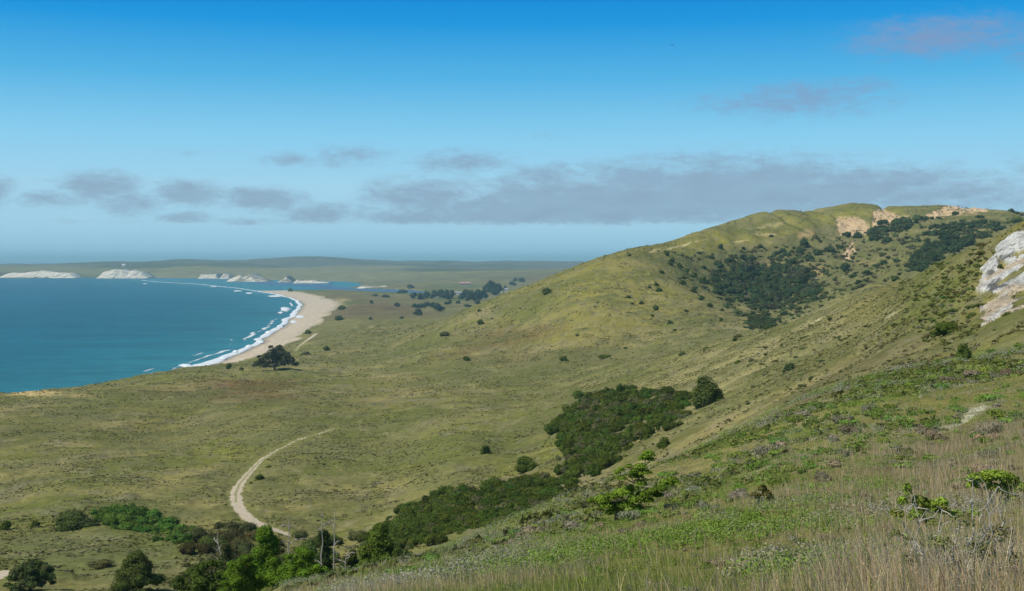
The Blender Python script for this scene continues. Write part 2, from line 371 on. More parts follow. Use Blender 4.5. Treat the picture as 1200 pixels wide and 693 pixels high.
SANDY = [  # small bare places: centre pixel, radii, tilt, colour
    (40,461,44,4.5,0,c_tan*1.15),(95,464,18,2.6,0,c_tan*1.1),(1128,489,46,6,-.45,c_white*.9),(1140,485,26,5,-.5,c_white*1.1),(1108,494,14,3,-.5,c_white*.8),
    (958,377,13,3.0,-.4,[.42,.38,.26]),(1044,372,12,3,-.5,[.42,.38,.28]),(1072,436,60,1.8,-.33,[.38,.36,.29]),
    (800,288,36,1.5,-.25,[.5,.42,.27]),(768,294,10,1.6,-.3,[.5,.40,.25]),(870,283,16,1.6,-.1,[.5,.40,.24]),(900,265,30,2.2,-.2,[.5,.42,.26]),(895,275,18,1.8,0,[.5,.38,.24]),
    (945,275,14,5,0,[.42,.28,.17]),(905,314,30,6,0,[.27,.20,.10]),(958,320,14,10,0,[.34,.25,.14]),(1008,308,18,7,-.1,[.34,.25,.15]),(947,272,8,5,0,[.4,.3,.18]),
    (888,365,28,1.3,.1,[.25,.2,.15]),(895,372,22,1.3,.45,[.3,.26,.2]),(863,346,30,2,.1,[.2,.17,.13]),(895,348,6,7,0,[.3,.27,.23]),
    (392,358,16,5,0,[.36,.29,.18]),(400,352,12,3,0,[.36,.29,.18]),(348,346,30,1.2,.1,[.3,.25,.16]),(435,383,4,1.5,0,[.5,.42,.3]),(556,454,2.5,1,0,[.5,.5,.4]),
    (70,608,10,2.5,0,[.34,.27,.2]),(72,625,8,1.5,0,[.34,.27,.2]),(700,545,40,5,-.6,[.24,.21,.14]),(845,495,26,4,-.5,[.3,.24,.16])]
SCARPS = [("broad tan sandstone scarp just left of the hill's two summits", [(980,254),(990,251),(1004,252),(1018,259),(1018,268),(1008,272),(982,271)]),
          ("tan sandstone scarp in the dip between the hill's two summits", [(1023,246),(1035,244),(1048,249),(1065,252),(1064,257),(1045,259),(1030,265),(1022,262)]),
          ('long low tan scarp under the right-hand summit of the hill', [(1076,257),(1088,249),(1104,242),(1125,238),(1152,238),(1156,247),(1134,249),(1110,251),(1094,256)]),
          ('small tumbled tan scarp below the broad one on the hill', [(994,280),(999,278),(1002,287),(994,296),(986,299),(988,290)]),
          ('tiny bare scarp at the very right end of the hilltop', [(1155,240),(1166,241),(1166,245),(1156,244)])]
ROCK_MAXV = 412
ROCK = [(1205,272),(1184,275),(1178,283),(1172,284),(1166,293),(1163,304),(1154,312),(1150,320),(1143,332),(1142,341),(1150,341),(1160,342),(1168,345),
        (1158,352),(1148,360),(1146,372),(1150,382),(1155,392),(1148,404),(1152,412),(1168,400),(1182,392),(1190,384),(1205,378),(1205,348),(1192,352),(1186,348),(1205,338)]
ROCK_IN = [[(1168,303),(1180,306),(1178,318),(1170,316)]]
def split_grid():
    us = np.concatenate([np.arange(-420, -40, 9), np.arange(-40, 1242, 1.35), np.arange(1244, 1640, 9)])
    # rows closer together where the land rises steeply to the sight line
    ls = [math.log(1.6)]
    while ls[-1] < math.log(11300):
        y = math.exp(ls[-1]); st = 0.0052
        if y < 12: st = 0.02
        elif y < 30: st = 0.008
        elif 85 < y < 420: st = 0.0042
        elif 560 < y < 1250: st = 0.0036
        elif y > 5200: st = 0.008
        ls.append(ls[-1] + st)
    ls = np.array(ls); nu, nl = len(us), len(ls)
    U, L = np.meshgrid(us, ls); Y = np.exp(L); X = (U - 600) / F * Y
    Z = height(X, Y); V = VH + (H - Z) * F / Y
    d = coastd(X, Y); bw = np.interp(Y, BY, BW) + (fbm(X / 40, Y / 40, 91, 3) - .5) * 14
    v0 = VH + F * H / Y
    # visible?
    vmin = np.minimum.accumulate(V, 0)
    vis = V <= vmin + 1.5
    cls = np.zeros(U.shape, np.int8)
    beach = (d < bw) & (Y < 4850) & (Y > 500)
    cls[beach] = 1
    n_a = fbm(X / 90, Y / 90, 1, 4); n_b = fbm(X / 22, Y / 22, 2, 4); n_c = fbm(X / 5.5, Y / 5.5, 3, 4); n_d = fbm(X / 1.5, Y / 1.5, 4, 3)
    near = 1 - sst(Y, 55, 110)
    # growth colour
    col_ = np.empty(U.shape + (3,)); col_[:] = c_olive
    def blend(cc, wt): 
        nonlocal col_
        col_ = col_ + (np.asarray(cc) - col_) * np.clip(wt, 0, 1)[..., None]
    blend(c_green, sst(n_a, .42, .7) * .6)
    blend(c_dry, sst(n_b, .45, .72) * .7)
    blend(c_grey, sst(fbm(X / 12, Y / 12, 12, 4), .48, .68) * .65)
    warp = (n_b - .5) * 1.1
    for (u, v, ru, rv, tl, cc, s) in TRACTS:
        a = (U - u) * cos(tl) + (V - v) * sin(tl); b = -(U - u) * sin(tl) + (V - v) * cos(tl)
        r = np.sqrt((a / ru) ** 2 + (b / rv) ** 2) + warp
        blend(cc, (1 - sst(r, .45, 1.25)) * s * vis)
    scrub = sst(n_c, .42, .64)
    scrub_c = OL([.105, .112, .048])
    wz = np.where(Y > 100, 1.0, .4) * (1 - .75 * sst(Y, 1000, 1900))
    blend(scrub_c, scrub * .62 * wz * sst(fbm(X / 30, Y / 30, 55, 3), .3, .6))
    blend(OL([.26, .235, .15]), sst(n_d, .55, .8) * .45 * (1 - near))
    blend(OL([.19, .175, .14]), sst(fbm(X / 3.2, Y / 3.2, 66, 3), .60, .75) * .6 * sst(Y, 90, 150))
    # marsh plain
    pl = sst(Y, 1150, 1900)
    blend(OL([.145, .135, .075]), pl * .5)
    blend(OL([.16, .115, .08]), pl * sst(fbm(X / 260, Y / 500, 71, 4), .5, .66) * .7)
    blend(OL([.10, .125, .05]), pl * sst(fbm(X / 200, Y / 420, 72, 4), .52, .66) * .7)
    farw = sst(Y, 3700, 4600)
    blend(OL([.125,.122,.125]), farw * .85)  # blue-grey of distance haze mixed into the far land's colour
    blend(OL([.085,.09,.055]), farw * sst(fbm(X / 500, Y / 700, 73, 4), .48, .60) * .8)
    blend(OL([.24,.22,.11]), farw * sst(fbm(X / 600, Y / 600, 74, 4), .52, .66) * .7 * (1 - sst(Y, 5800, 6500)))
    for (u, v, ru, rv, tl, cc) in SANDY:
        a = (U - u) * cos(tl) + (V - v) * sin(tl); b = -(U - u) * sin(tl) + (V - v) * cos(tl)
        r = np.sqrt((a / ru) ** 2 + (b / rv) ** 2) + (n_c - .5) * 1.0 + (n_d - .5) * .5
        blend(cc, (1 - sst(r, .35, 1.1)) * .85 * vis * sst(n_d, .12, .45))
    pt_ = sst(fbm(X / 26, Y / 34, 150, 4), .47, .60) * sst(Y, 80, 140) * (1 - sst(Y, 1100, 1700))
    blend(OL([.115,.128,.052]), pt_ * .5)
    tr_ = 1 - np.abs(2 * fbm(X / 38, Y / 60, 151, 4) - 1)
    blend(OL([.34,.29,.19]), sst(tr_, .955, .985) * .22 * sst(Y, 90, 150) * (1 - sst(Y, 1100, 1500)))
    col_ = col_ * OL([.93, .935, .73])
    # relief of the growth
    Zb = Z + relief(X, Y)
    Zb = np.where(beach, Z, Zb)
    flat = np.zeros(U.shape)
    for pts, hw in TW:
        pa = np.array(pts); bx = (X > pa[:, 0].min() - 8) & (X < pa[:, 0].max() + 8) & (Y > pa[:, 1].min() - 8) & (Y < pa[:, 1].max() + 8)
        dd = np.full(U.shape, 99.); tt = np.zeros(U.shape)
        dd[bx], tt[bx] = polydist(X[bx], Y[bx], pts)
        hwv = hw * (.38 + .85 * sst(tt, .05, .75)) + (n_d - .5) * .8
        flat = np.maximum(flat, 1 - sst(dd, hw, hw + 2.2))
        blend(c_green * .9 + OL([.04, .02, .02]), (1 - sst(dd, hw, hw + 3.5)) * .55)
        cls[dd < hwv] = 2
        blend(c_path, (dd < hwv) * 1.0)
        mid = (dd < hw * .28) & (tt < .62) & (hw > .8)
        blend(OL([.22, .22, .09]), (mid & (dd < hwv)) * .75)
    Zb = Zb * (1 - flat) + (Z - .05) * flat
    for i, (lb, pg) in enumerate(SCARPS):
        box = (U > pg[0][0] - 30) & (U < pg[0][0] + 100) & (Y > 700) & (Y < 1320) & vis
        g = np.zeros(U.shape, bool); uu = U + (n_c - .5) * 7; vv = V + (n_c - .5) * 3
        g[box] = inpoly(uu[box], vv[box] - 1.5, [(a_, 250 + (b_ - 250) * 1.15) for a_, b_ in pg]); cls[g] = 10 + i
        streak = fbm(X / 3.0, Y / 14.0, 44, 4)
        c2 = c_tan[None, None] * (.75 + .5 * streak[..., None])
        col_ = np.where(g[..., None], c2, col_)
        Zb = np.where(g, Z + (streak - .7) * 5.5 + (n_c - .5) * 2.5, Zb)
    box = (U > 1120) & (Y > 85) & (Y < 260)
    uu = U + (n_c - .5) * 12 + (n_d - .5) * 7; vv = V + (n_c - .5) * 12
    g = np.zeros(U.shape, bool); g[box] = inpoly(uu[box], vv[box], ROCK)
    for pg in ROCK_IN: g &= ~(inpoly(uu, vv, pg) & box)
    g &= ~(box & (V > 345) & (sst(fbm(X / 2.2, Y / 2.2, 101, 3), .55, .6) > .5))
    g &= (V < ROCK_MAXV) & (fbm(X / 3.5, Y / 3.5, 111, 4) < .61)
    lab = np.where(g, np.arange(g.size).reshape(g.shape) + 1, 0)
    rr_, cc_ = np.nonzero(g); sl_ = (slice(rr_.min() - 1, rr_.max() + 2), slice(cc_.min() - 1, min(cc_.max() + 2, g.shape[1]))); L_ = lab[sl_]; G_ = g[sl_]
    while True:
        Mx = L_.copy()
        Mx[1:] = np.maximum(Mx[1:], L_[:-1]); Mx[:-1] = np.maximum(Mx[:-1], L_[1:]); Mx[:, 1:] = np.maximum(Mx[:, 1:], L_[:, :-1]); Mx[:, :-1] = np.maximum(Mx[:, :-1], L_[:, 1:])
        Mx[~G_] = 0
        if (Mx == L_).all(): break
        L_[:] = Mx
    ids, cnt = np.unique(lab[g], return_counts=True); big = ids[np.argsort(-cnt)][:4]; big = [b_ for b_ in big if cnt[ids == b_][0] > 600]
    g = np.isin(lab, big); big = sorted(big, key=lambda b_: V[lab == b_].mean())
    for j_, b_ in enumerate(big): cls[lab == b_] = 20 + j_
    rk = 1 - np.abs(2 * fbm(X / 3.4, Y / 6, 102, 5, .6) - 1)
    cr = OL([.55, .545, .505])[None, None] * (.30 + .85 * rk[..., None]) ; 
    warm = sst(fbm(X / 5, Y / 5, 103, 3), .45, .62)[..., None]
    cr = cr * (1 - warm) + warm * OL([.56, .46, .33]) * (.45 + .5 * rk[..., None])
    dk = sst(fbm(X / 1.2, Y / 2.2, 104, 3), .60, .72)[..., None]
    cr = cr * (1 - dk * .75) * (.7 + .6 * fbm(X / .8, Y / .8, 120, 4)[..., None])
    col_ = np.where(g[..., None], cr, col_)
    Zb = np.where(g, Z + (rk - .55) * .8 + (fbm(X / 1.1, Y / 1.8, 107, 3) - .5) * .5 + .05, Zb)
    # bare sand colour of the beach, damp near the water
    wet = 1 - sst(d, 0, 9)
    bc = c_sand[None, None] * (1 - .35 * wet[..., None]) * (.93 + .14 * n_b[..., None])
    duneg = sst(d - bw * .82 + (n_c - .5) * 20, 0, 8)[..., None] * .6
    bc = bc * (1 - duneg) + duneg * OL([.26, .24, .12])
    col_ = np.where(beach[..., None], bc, col_)
    vid = np.arange(nu * nl).reshape(nl, nu)
    fq = np.stack([vid[:-1, :-1], vid[:-1, 1:], vid[1:, 1:], vid[1:, :-1]], -1).reshape(-1, 4)
    fc = cls[:-1, :-1].ravel().copy()
    yf = Y[:-1, :-1].ravel(); zm = Z[:-1, :-1].ravel(); zq = Z[1:, 1:].ravel()
    keep = ~((zm < -1.2) & (zq < -1.2))
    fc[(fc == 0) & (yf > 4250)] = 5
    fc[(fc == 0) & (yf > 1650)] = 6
    uf = U[:-1, :-1].ravel()
    fc[(fc == 0) & (yf > 470) & (yf > 470 + (uf < 560) * 200 + sst(uf, 640, 900) * 0) & (uf > 470) & (yf < 1650)] = 7
    VV = np.stack([X, Y, Zb], -1).reshape(-1, 3); CC = np.clip(col_, .01, .9).reshape(-1, 3)
    def make(name, k, mat, smooth=True):
        s = fq[(fc == k) & keep]
        if not len(s): return None
        uq, inv = np.unique(s, return_inverse=True)
        return mesh_np(name, VV[uq], inv.reshape(s.shape), mat, CC[uq], smooth)
    struct(make('ground', 0, M_ground)); struct(make('beach', 1, M_sand)); struct(make('trail', 2, M_dirt))
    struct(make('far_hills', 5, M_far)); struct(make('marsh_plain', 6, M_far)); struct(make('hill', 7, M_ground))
    for i, (lb, pg) in enumerate(SCARPS):
        o = make('sandstone_scarp', 10 + i, M_scarp)
        if o: tag(o, lb, 'cliff', 'tan scarps along the hilltop')
    RL = ['pale grey and white fractured rock outcrop on the upper right slope', 'pale rock slab directly below the top one of the outcrop', 'smaller pale rock patch under the main slabs of the outcrop', 'lowest little rock patch of the pale outcrop']
    print('ROCKS', [(int((lab == b_).sum()), float(V[lab == b_].mean()), float(U[lab == b_].mean())) for b_ in big])
    for j_, b_ in enumerate(big):
        s_ = make('rock_outcrop', 20 + j_, M_rock)
        if s_: tag(s_, RL[j_], 'rock', 'pale rocks of the upper right outcrop')
    # the ground under and behind the viewpoint
    gx = np.linspace(-9, 9, 30); 
    yb = np.linspace(-12, 1.62, 24); XB, YB = np.meshgrid(gx, yb)
    y0 = 1.62; 
    # join to the nearest row of the land
    row = lambda xx: np.interp(xx, X[0], Z[0])
    return U, Y, X, Z
split_grid()

# ------------------------------------------------------------------ sea and lagoon
def sea():
    us = np.linspace(-2600, 3000, 281); ls = np.concatenate([np.linspace(math.log(60), math.log(9000), 260), np.linspace(math.log(9500), math.log(60000), 30)])
    U, L = np.meshgrid(us, ls); Y = np.exp(L); X = (U - 600) / F * Y
    d = -coastd(X, Y); d = np.where(Y > 4900, 400, d)
    sh = np.exp(-np.maximum(d, 0) / 90)[..., None]; sh2 = np.exp(-np.maximum(d, 0) / 420)[..., None]
    c = OL([.0, .075, .122])[None, None] * (1 - sh2) + sh2 * OL([.0, .094, .112])
    c = c * (1 - sh * .7) + sh * .7 * OL([.04, .19, .21])
    nrm = fbm(X / 500, Y / 260, 201, 4)[..., None]
    c = c * (.85 + .3 * nrm)
    vid = np.arange(U.size).reshape(U.shape)
    fq = np.stack([vid[:-1, :-1], vid[:-1, 1:], vid[1:, 1:], vid[1:, :-1]], -1).reshape(-1, 4)
    struct(mesh_np('sea', np.stack([X, Y, np.zeros_like(X)], -1).reshape(-1, 3), fq, M_sea, c.reshape(-1, 3), True))
    # lagoon sheet behind the beach
    pts = [((u - 600) / F * (H * F / (v - VH)), H * F / (v - VH)) for (u, v) in LAGOON]
    us = np.arange(110, 512, 2.0); vs = np.arange(325.6, 347.2, .25)
    U, V0 = np.meshgrid(us, vs); Y = H * F / (V0 - VH); X = (U - 600) / F * Y
    vid = np.arange(U.size).reshape(U.shape)
    fq = np.stack([vid[:-1, :-1], vid[1:, :-1], vid[1:, 1:], vid[:-1, 1:]], -1).reshape(-1, 4)
    ins = inpoly(U, V0, LAGOON)
    k = (ins[:-1, :-1] | ins[1:, 1:] | ins[:-1, 1:] | ins[1:, :-1]).ravel()
    c = np.where((U < 300)[..., None], OL([.03, .14, .19]), OL([.055,.10,.17]))
    struct(mesh_np('lagoon', np.stack([X, Y, np.full_like(X, .15)], -1).reshape(-1, 3), fq[k], M_sea, c.reshape(-1, 3), True))
sea()
def surf():
    V, Fq, n = [], [], 0
    ys = np.exp(np.linspace(math.log(720), math.log(4700), 2600)); ds = np.linspace(-46, 3, 100)
    Y, D = np.meshgrid(ys, ds, indexing='ij')
    wob = (fbm(Y / 60.0, Y * 0 + 3.3, 5, 3) - 0.5) * 10
    X = np.interp(Y, CY, CX) + wob + D
    n1 = fbm(Y / 34, D / 4.0, 301, 5); n2 = fbm(Y / 110, D / 60, 302, 3)
    wd_ = 4.5 + 5.5 * np.exp(-((Y - 870) / 90) ** 2); line1 = np.exp(-((D + 2.0 + wd_ * .35 + (n2 - .5) * 6) / wd_) ** 2) ; line2 = np.exp(-((D + 15 + (n2 - .5) * 22) / 3.8) ** 2) * sst(n2, .42, .6)
    line3 = np.exp(-((D + 30 + (n2 - .5) * 26) / 3.2) ** 2) * sst(fbm(Y / 90, D / 50, 303, 3), .52, .66)
    f = line1 * 1.2 + line2 * .62 * sst(Y, 760, 1000) + line3 * .5 + (n1 - .5) * .85
    Z = .12 + np.clip(f - .5, 0, 1) * .7 + np.maximum(D, 0) * .13
    keep = (f > .38)
    vid = np.arange(Y.size).reshape(Y.shape)
    fq = np.stack([vid[:-1, :-1], vid[:-1, 1:], vid[1:, 1:], vid[1:, :-1]], -1).reshape(-1, 4)
    k = (keep[:-1, :-1] & keep[1:, 1:]).ravel()
    VS = [np.stack([X, Y, Z], -1).reshape(-1, 3)]; FS = [fq[k]]; off = Y.size; AS = [np.clip((f - .38) / .55, 0, 1).ravel()]
    # single breakers further out
    for (u, v, hw, hh) in [(334,363,6,3),(329,367,3,1.4),(316,390,6,2),(292,407,5,1.8),(276,413,4,1.4),(306,402,4,1.4),(279,341.5,6,.7),(292,344,5,.9),(322,347.5,9,1.3),(352,372,6,2.5),(344,378,5,2),(345,369,4,1.5),(218,430,9,2.2),(262,421,5,1.6),
                           (170,333,3,.4),(250,336.5,5,.4),(225,434,12,2.2)]:
        aa, bb = np.meshgrid(np.linspace(-1, 1, 26), np.linspace(-1, 1, 14), indexing='ij')
        Yc = H * F / (v - VH); uu = u + aa * hw; vv = v + bb * hh
        Y2 = H * F / (vv - VH); X2 = (uu - 600) / F * Y2
        nn = fbm(X2 / 5 + u, Y2 / 5, 305, 3)
        r = aa ** 2 + bb ** 2 + (nn - .5) * 1.1
        Z2 = .15 + np.clip(1 - r, 0, 1) * 1.4
        vid = np.arange(Y2.size).reshape(Y2.shape)
        fq = np.stack([vid[:-1, :-1], vid[:-1, 1:], vid[1:, 1:], vid[1:, :-1]], -1).reshape(-1, 4)
        k = ((r[:-1, :-1] < .95) & (r[1:, 1:] < .95)).ravel(); AS.append(np.clip((1.0 - r) / .7, 0, 1).ravel())
        VS.append(np.stack([X2, Y2, Z2], -1).reshape(-1, 3)); FS.append(fq[k] + off); off += Y2.size
    V = np.concatenate(VS); Fq = np.concatenate(FS); uq, inv = np.unique(Fq, return_inverse=True)
    m, t, b = base_mat('sea_foam', .9, .1); b.inputs['Base Color'].default_value = (.72, .76, .78, 1)
    at = t.node('ShaderNodeVertexColor', layer_name='tint'); g = t.node('ShaderNodeNewGeometry'); nn = t.noise(g.outputs['Position'], .35, 5, .65)
    t.l.new(t.ramp(t.m('ADD', at.outputs[0], t.m('MULTIPLY', t.m('SUBTRACT', nn, .5), .9)), .05, .75, 0, .92), b.inputs['Alpha']); AL = np.concatenate(AS)[uq]
    stuff(mesh_np('surf', V[uq], inv.reshape(Fq.shape), m, np.stack([AL] * 3, 1), True), 'white surf breaking in broken lines along the curved beach', 'surf')
surf()

# pale cliffs across the bay: each a rough wall with a top line of its own, running back into the land
def sea_cliff(label, top, vb, Yd, rough, gaps=0.0, c=c_white, seed=0):
    Y0 = Yd * K; us = np.linspace(top[0][0], top[-1][0], max(24, int((top[-1][0] - top[0][0]) * 3)))
    tv = np.interp(us, [p[0] for p in top], [p[1] for p in top]) + (fbm(us / 3.0, us * 0, 400 + seed, 4) - .5) * 1.3
    ts = np.concatenate([np.linspace(0, 1, 14), [1.02, .9, .3]]); dep = np.concatenate([np.linspace(0, 26, 14), [60, 130, 220]])
    A, B = np.meshgrid(np.arange(len(us)), np.arange(len(ts)), indexing='ij')
    zt = np.maximum((vb - tv) * Y0 / F, .2) * (.78 if Yd < 7050 else 1)
    Xc = (us - 600) / F * Y0
    n = fbm(Xc[A] / 18, B * .35, 410 + seed, 4)
    Yp = Y0 + dep[B] + (n - .5) * rough * (B < 14) * 1.3
    Z = zt[A] * ts[B] + (n - .5) * zt[A] * .25 * (B > 0) * (B < 15)
    Z = np.where(B == 0, -1.0, Z); Z = np.where(B == 16, -4, Z)
    vid = np.arange(A.size).reshape(A.shape)
    fq = np.stack([vid[:-1, :-1], vid[1:, :-1], vid[1:, 1:], vid[:-1, 1:]], -1).reshape(-1, 4)
    green = OL([.12, .12, .07]); g = sst(fbm(Xc[A] / 30, B * .3 + 3, 420 + seed, 3), .5 - gaps * .2, .7 - gaps * .2) * gaps
    cc = np.asarray(c)[None, None] * (.8 + .34 * fbm(Xc[A] / 14, Z / 3.0, 430 + seed, 4)[..., None]); cc = cc * (1 - g[..., None]) + green * g[..., None]
    cc = np.where((B > 14)[..., None], green, cc)
    return tag(mesh_np('sea_cliff', np.stack([Xc[A], Yp, Z], -1).reshape(-1, 3), fq, M_scarp, cc.reshape(-1, 3)), label, 'cliff', 'pale cliffs across the bay')
cw = OL([.86, .76, .61])
sea_cliff('long low white cliff at the far left across the bay', [(-8,326),(0,324),(8,320.5),(30,320),(46,317.8),(60,320),(80,321),(83,323),(87,326)], 326.4, 7230, 12, .15, cw * .95, 1)
sea_cliff('high white double-topped sea cliff beyond the tip of the beach spit', [(112,326),(118,320),(128,317),(133,316),(138,317.6),(142,316),(148,319.5),(154,317.5),(164,320),(172,326)], 326.8, 7100, 12, .2, cw * .88, 2)
sea_cliff('small flat-topped pale bluff behind the spit, left of the jagged cliff', [(231,326),(233,321),(243,320.5),(252,320),(255,326)], 326.7, 7000, 10, .25, cw * .8, 3)
sea_cliff('little pale bluff squeezed between two larger bluffs on the lagoon', [(256,326),(260,320),(266,322),(269,327)], 327.5, 6900, 10, .5, cw * .7, 4)
sea_cliff('jagged pale cliff with streaked ravines on the lagoon shore', [(264,330),(270,324),(276,321.5),(280,320),(285,323),(288,321),(294,318.2),(299,323),(304,326),(312,330)], 330.6, 6050, 12, .7, cw * .85, 5)
sea_cliff('thin pale gullied bluff right of the jagged lagoon cliff', [(324,330),(330,326),(334,321),(338,327),(341,331)], 331, 5850, 9, .8, cw * .8, 6)
sea_cliff('low row of broken white bluffs at mid lagoon', [(343,331),(347,327),(350,329),(356,328.5),(360,329.5),(364,328),(368,330),(383,331.5)], 332.2, 5650, 8, .5, cw * .9, 7)
sea_cliff('two short pale bank scars at the right end of the lagoon', [(418,336.5),(422,334.5),(428,335),(438,336),(446,335),(452,336),(458,337)], 338.4, 4620, 6, .6, cw * .8, 8)

# ------------------------------------------------------------------ haze
def haze():
    import itertools
    x0, x1, y0, y1, z0, z1 = -70000, 70000, -3000, 61000, -6, 146
    v = [(x, y, z) for z in (z0, z1) for y in (y0, y1) for x in (x0, x1)]
    f = [(0,2,3,1),(4,5,7,6),(0,1,5,4),(1,3,7,5),(3,2,6,7),(2,0,4,6)]
    m = bpy.data.materials.new('haze'); m.use_nodes = True; t = NT(m.node_tree); t.n.clear()
    p = t.node('ShaderNodeVolumePrincipled', i_Density=HAZE, i_Color=(.52, .90, 1.0, 1), i_Anisotropy=0.0)
    t.node('ShaderNodeOutputMaterial', i_Volume=p.outputs[0])
    o = mesh_np('haze', v, f, m); stuff(o, 'thin blue sea haze filling the air over the bay', 'haze')
HAZE = 9.0e-5
haze()
#@@MORE
# ------------------------------------------------------------------ plants
rg = np.random.default_rng(7)
def P2many(u, v, ymin=4.0, ymax=9000.0, n=900):
    ys = np.exp(np.linspace(math.log(ymin), math.log(ymax), n)); X = np.empty(len(u)); Y = np.empty(len(u)); Z = np.empty(len(u))
    for i in range(0, len(u), 400):
        uu = u[i:i+400, None]; vv = v[i:i+400, None]; yy = np.broadcast_to(ys, (uu.shape[0], n)); xx = (uu - 600) / F * yy
        z = height(xx, yy); hit = z >= H - (vv - VH) * yy / F; hit[:, -1] = True; j = hit.argmax(1); r = np.arange(len(j))
        X[i:i+400] = xx[r, j]; Y[i:i+400] = yy[r, j]; Z[i:i+400] = z[r, j]
    return X, Y, Z
def quads(C_, N_, S_, asp=.6, rng=rg):
    """leaf quads at centres C_ facing N_ with size S_"""
    n = len(C_); r = rng.normal(size=(n, 3)); N_ = N_ / (np.linalg.norm(N_, axis=1, keepdims=True) + 1e-9)
    t = np.cross(N_, r); t /= np.linalg.norm(t, axis=1, keepdims=True) + 1e-9; b = np.cross(N_, t)
    S_ = np.broadcast_to(np.asarray(S_, float), (n,))[:, None]
    t = t * S_ * .5; b = b * S_ * .5 * asp
    V = np.stack([C_ - t, C_ - b * .9 + t * .1, C_ + t, C_ + b + t * .1], 1).reshape(-1, 3)
    return V, np.arange(4 * n).reshape(n, 4)
def leafcloud(blobs, n, size, colr, var=.3, rng=rg, up=.35, low=-.35, hue=None):
    B = np.array(blobs, float); wgt = (B[:, 3] * B[:, 4] + B[:, 3] * B[:, 5]); k = rng.choice(len(B), n, p=wgt / wgt.sum())
    D = rng.normal(size=(n, 3)); D /= np.linalg.norm(D, axis=1, keepdims=True); D[:, 2] = np.where(D[:, 2] < low, -D[:, 2], D[:, 2])
    R = 1.08 - .45 * rng.random(n) ** 1.6
    c = B[k, :3] + D * B[k, 3:6] * R[:, None]
    V, Fq = quads(c, D + rng.normal(size=(n, 3)) * .55 + np.array([0, 0, up]), size * (.6 + .8 * rng.random(n)), .62, rng)
    f = 1 + var * rng.normal(size=n) * .6; f = np.clip(f, .45, 1.8) * (.85 + .3 * rng.random(len(B)))[k]
    cc = np.asarray(colr)[None] * f[:, None]
    if hue is not None:
        m = rng.random(len(B))[k] ** 2 * .6 + .25 * (rng.random(n) < .2); cc = cc * (1 - m[:, None]) + np.asarray(hue)[None] * m[:, None]
    return V, Fq, np.repeat(cc, 4, 0)
_a = np.linspace(0, 2 * pi, 8, endpoint=False); _p = np.array([-.9, -.4, .15, .6, .92])
_SV = np.array([[math.sqrt(1 - p * p) * cos(a), math.sqrt(1 - p * p) * sin(a), p] for p in _p for a in _a])
_SF = np.array([[r * 8 + i, r * 8 + (i + 1) % 8, (r + 1) * 8 + (i + 1) % 8, (r + 1) * 8 + i] for r in range(4) for i in range(8)] + [[32, 33, 34, 35], [32, 35, 36, 39], [36, 37, 38, 39]])
def cores(blobs, colr, k=.72, rng=rg):
    V, Fq = [], []
    for i, b in enumerate(blobs):
        V.append(_SV * np.array(b[3:6]) * k * (1 + .12 * rng.normal(size=(len(_SV), 1))) + np.array(b[:3])); Fq.append(_SF + i * len(_SV))
    V = np.concatenate(V); return V, np.concatenate(Fq), np.repeat(np.asarray(colr, float)[None], len(V), 0)
def merge(*parts):
    V, Fq, Cc, o = [], [], [], 0
    for v, f, c in parts: V.append(v); Fq.append(f + o); Cc.append(c); o += len(v)
    return np.concatenate(V), np.concatenate(Fq), np.concatenate(Cc)
def dome(wd, ht, rng, nb=9, dp=None, bottom=0.1):
    """sub-clumps of a rounded shrub whose base rests at z = 0"""
    dp = dp or wd; B = [(0, 0, ht * .42, wd * .3, dp * .3, ht * .40)]
    for i in range(nb):
        a = rng.random() * 2 * pi; r = (.25 + .75 * math.sqrt(rng.random())) * .36
        rr = .13 + .11 * rng.random(); h = (1 - (r / .42) ** 2 * .75) * (.55 + .4 * rng.random())
        B.append((cos(a) * r * wd, sin(a) * r * dp, max(bottom, h - rr) * ht, rr * wd, rr * dp, rr * ht * 1.25))
    return B
def tube(pts, rads, sides=6):
    P_ = np.array(pts, float); n = len(P_); V = []; 
    for i in range(n):
        d = P_[min(i + 1, n - 1)] - P_[max(i - 1, 0)]; d /= np.linalg.norm(d) + 1e-9
        a = np.cross(d, [.31, .9, .22]); a /= np.linalg.norm(a) + 1e-9; b = np.cross(d, a)
        for k in range(sides):
            t = 2 * pi * k / sides; V.append(P_[i] + rads[i] * (cos(t) * a + sin(t) * b))
    Fq = [[i * sides + k, i * sides + (k + 1) % sides, (i + 1) * sides + (k + 1) % sides, (i + 1) * sides + k] for i in range(n - 1) for k in range(sides)]
    if sides == 6: Fq += [[(n - 1) * 6, (n - 1) * 6 + 1, (n - 1) * 6 + 2, (n - 1) * 6 + 3], [(n - 1) * 6, (n - 1) * 6 + 3, (n - 1) * 6 + 4, (n - 1) * 6 + 5]]
    return np.array(V), np.array(Fq)
def wiggly(p0, p1, n, amp, rng):
    p0 = np.array(p0, float); p1 = np.array(p1, float); L = np.linalg.norm(p1 - p0)
    return [p0 + (p1 - p0) * t + rng.normal(size=3) * amp * L * (0 if t == 0 else 1) for t in np.linspace(0, 1, n)]
def place(o, x, y, z, rz=0): o.location = (x, y, z); o.rotation_euler = (0, 0, rz); return o

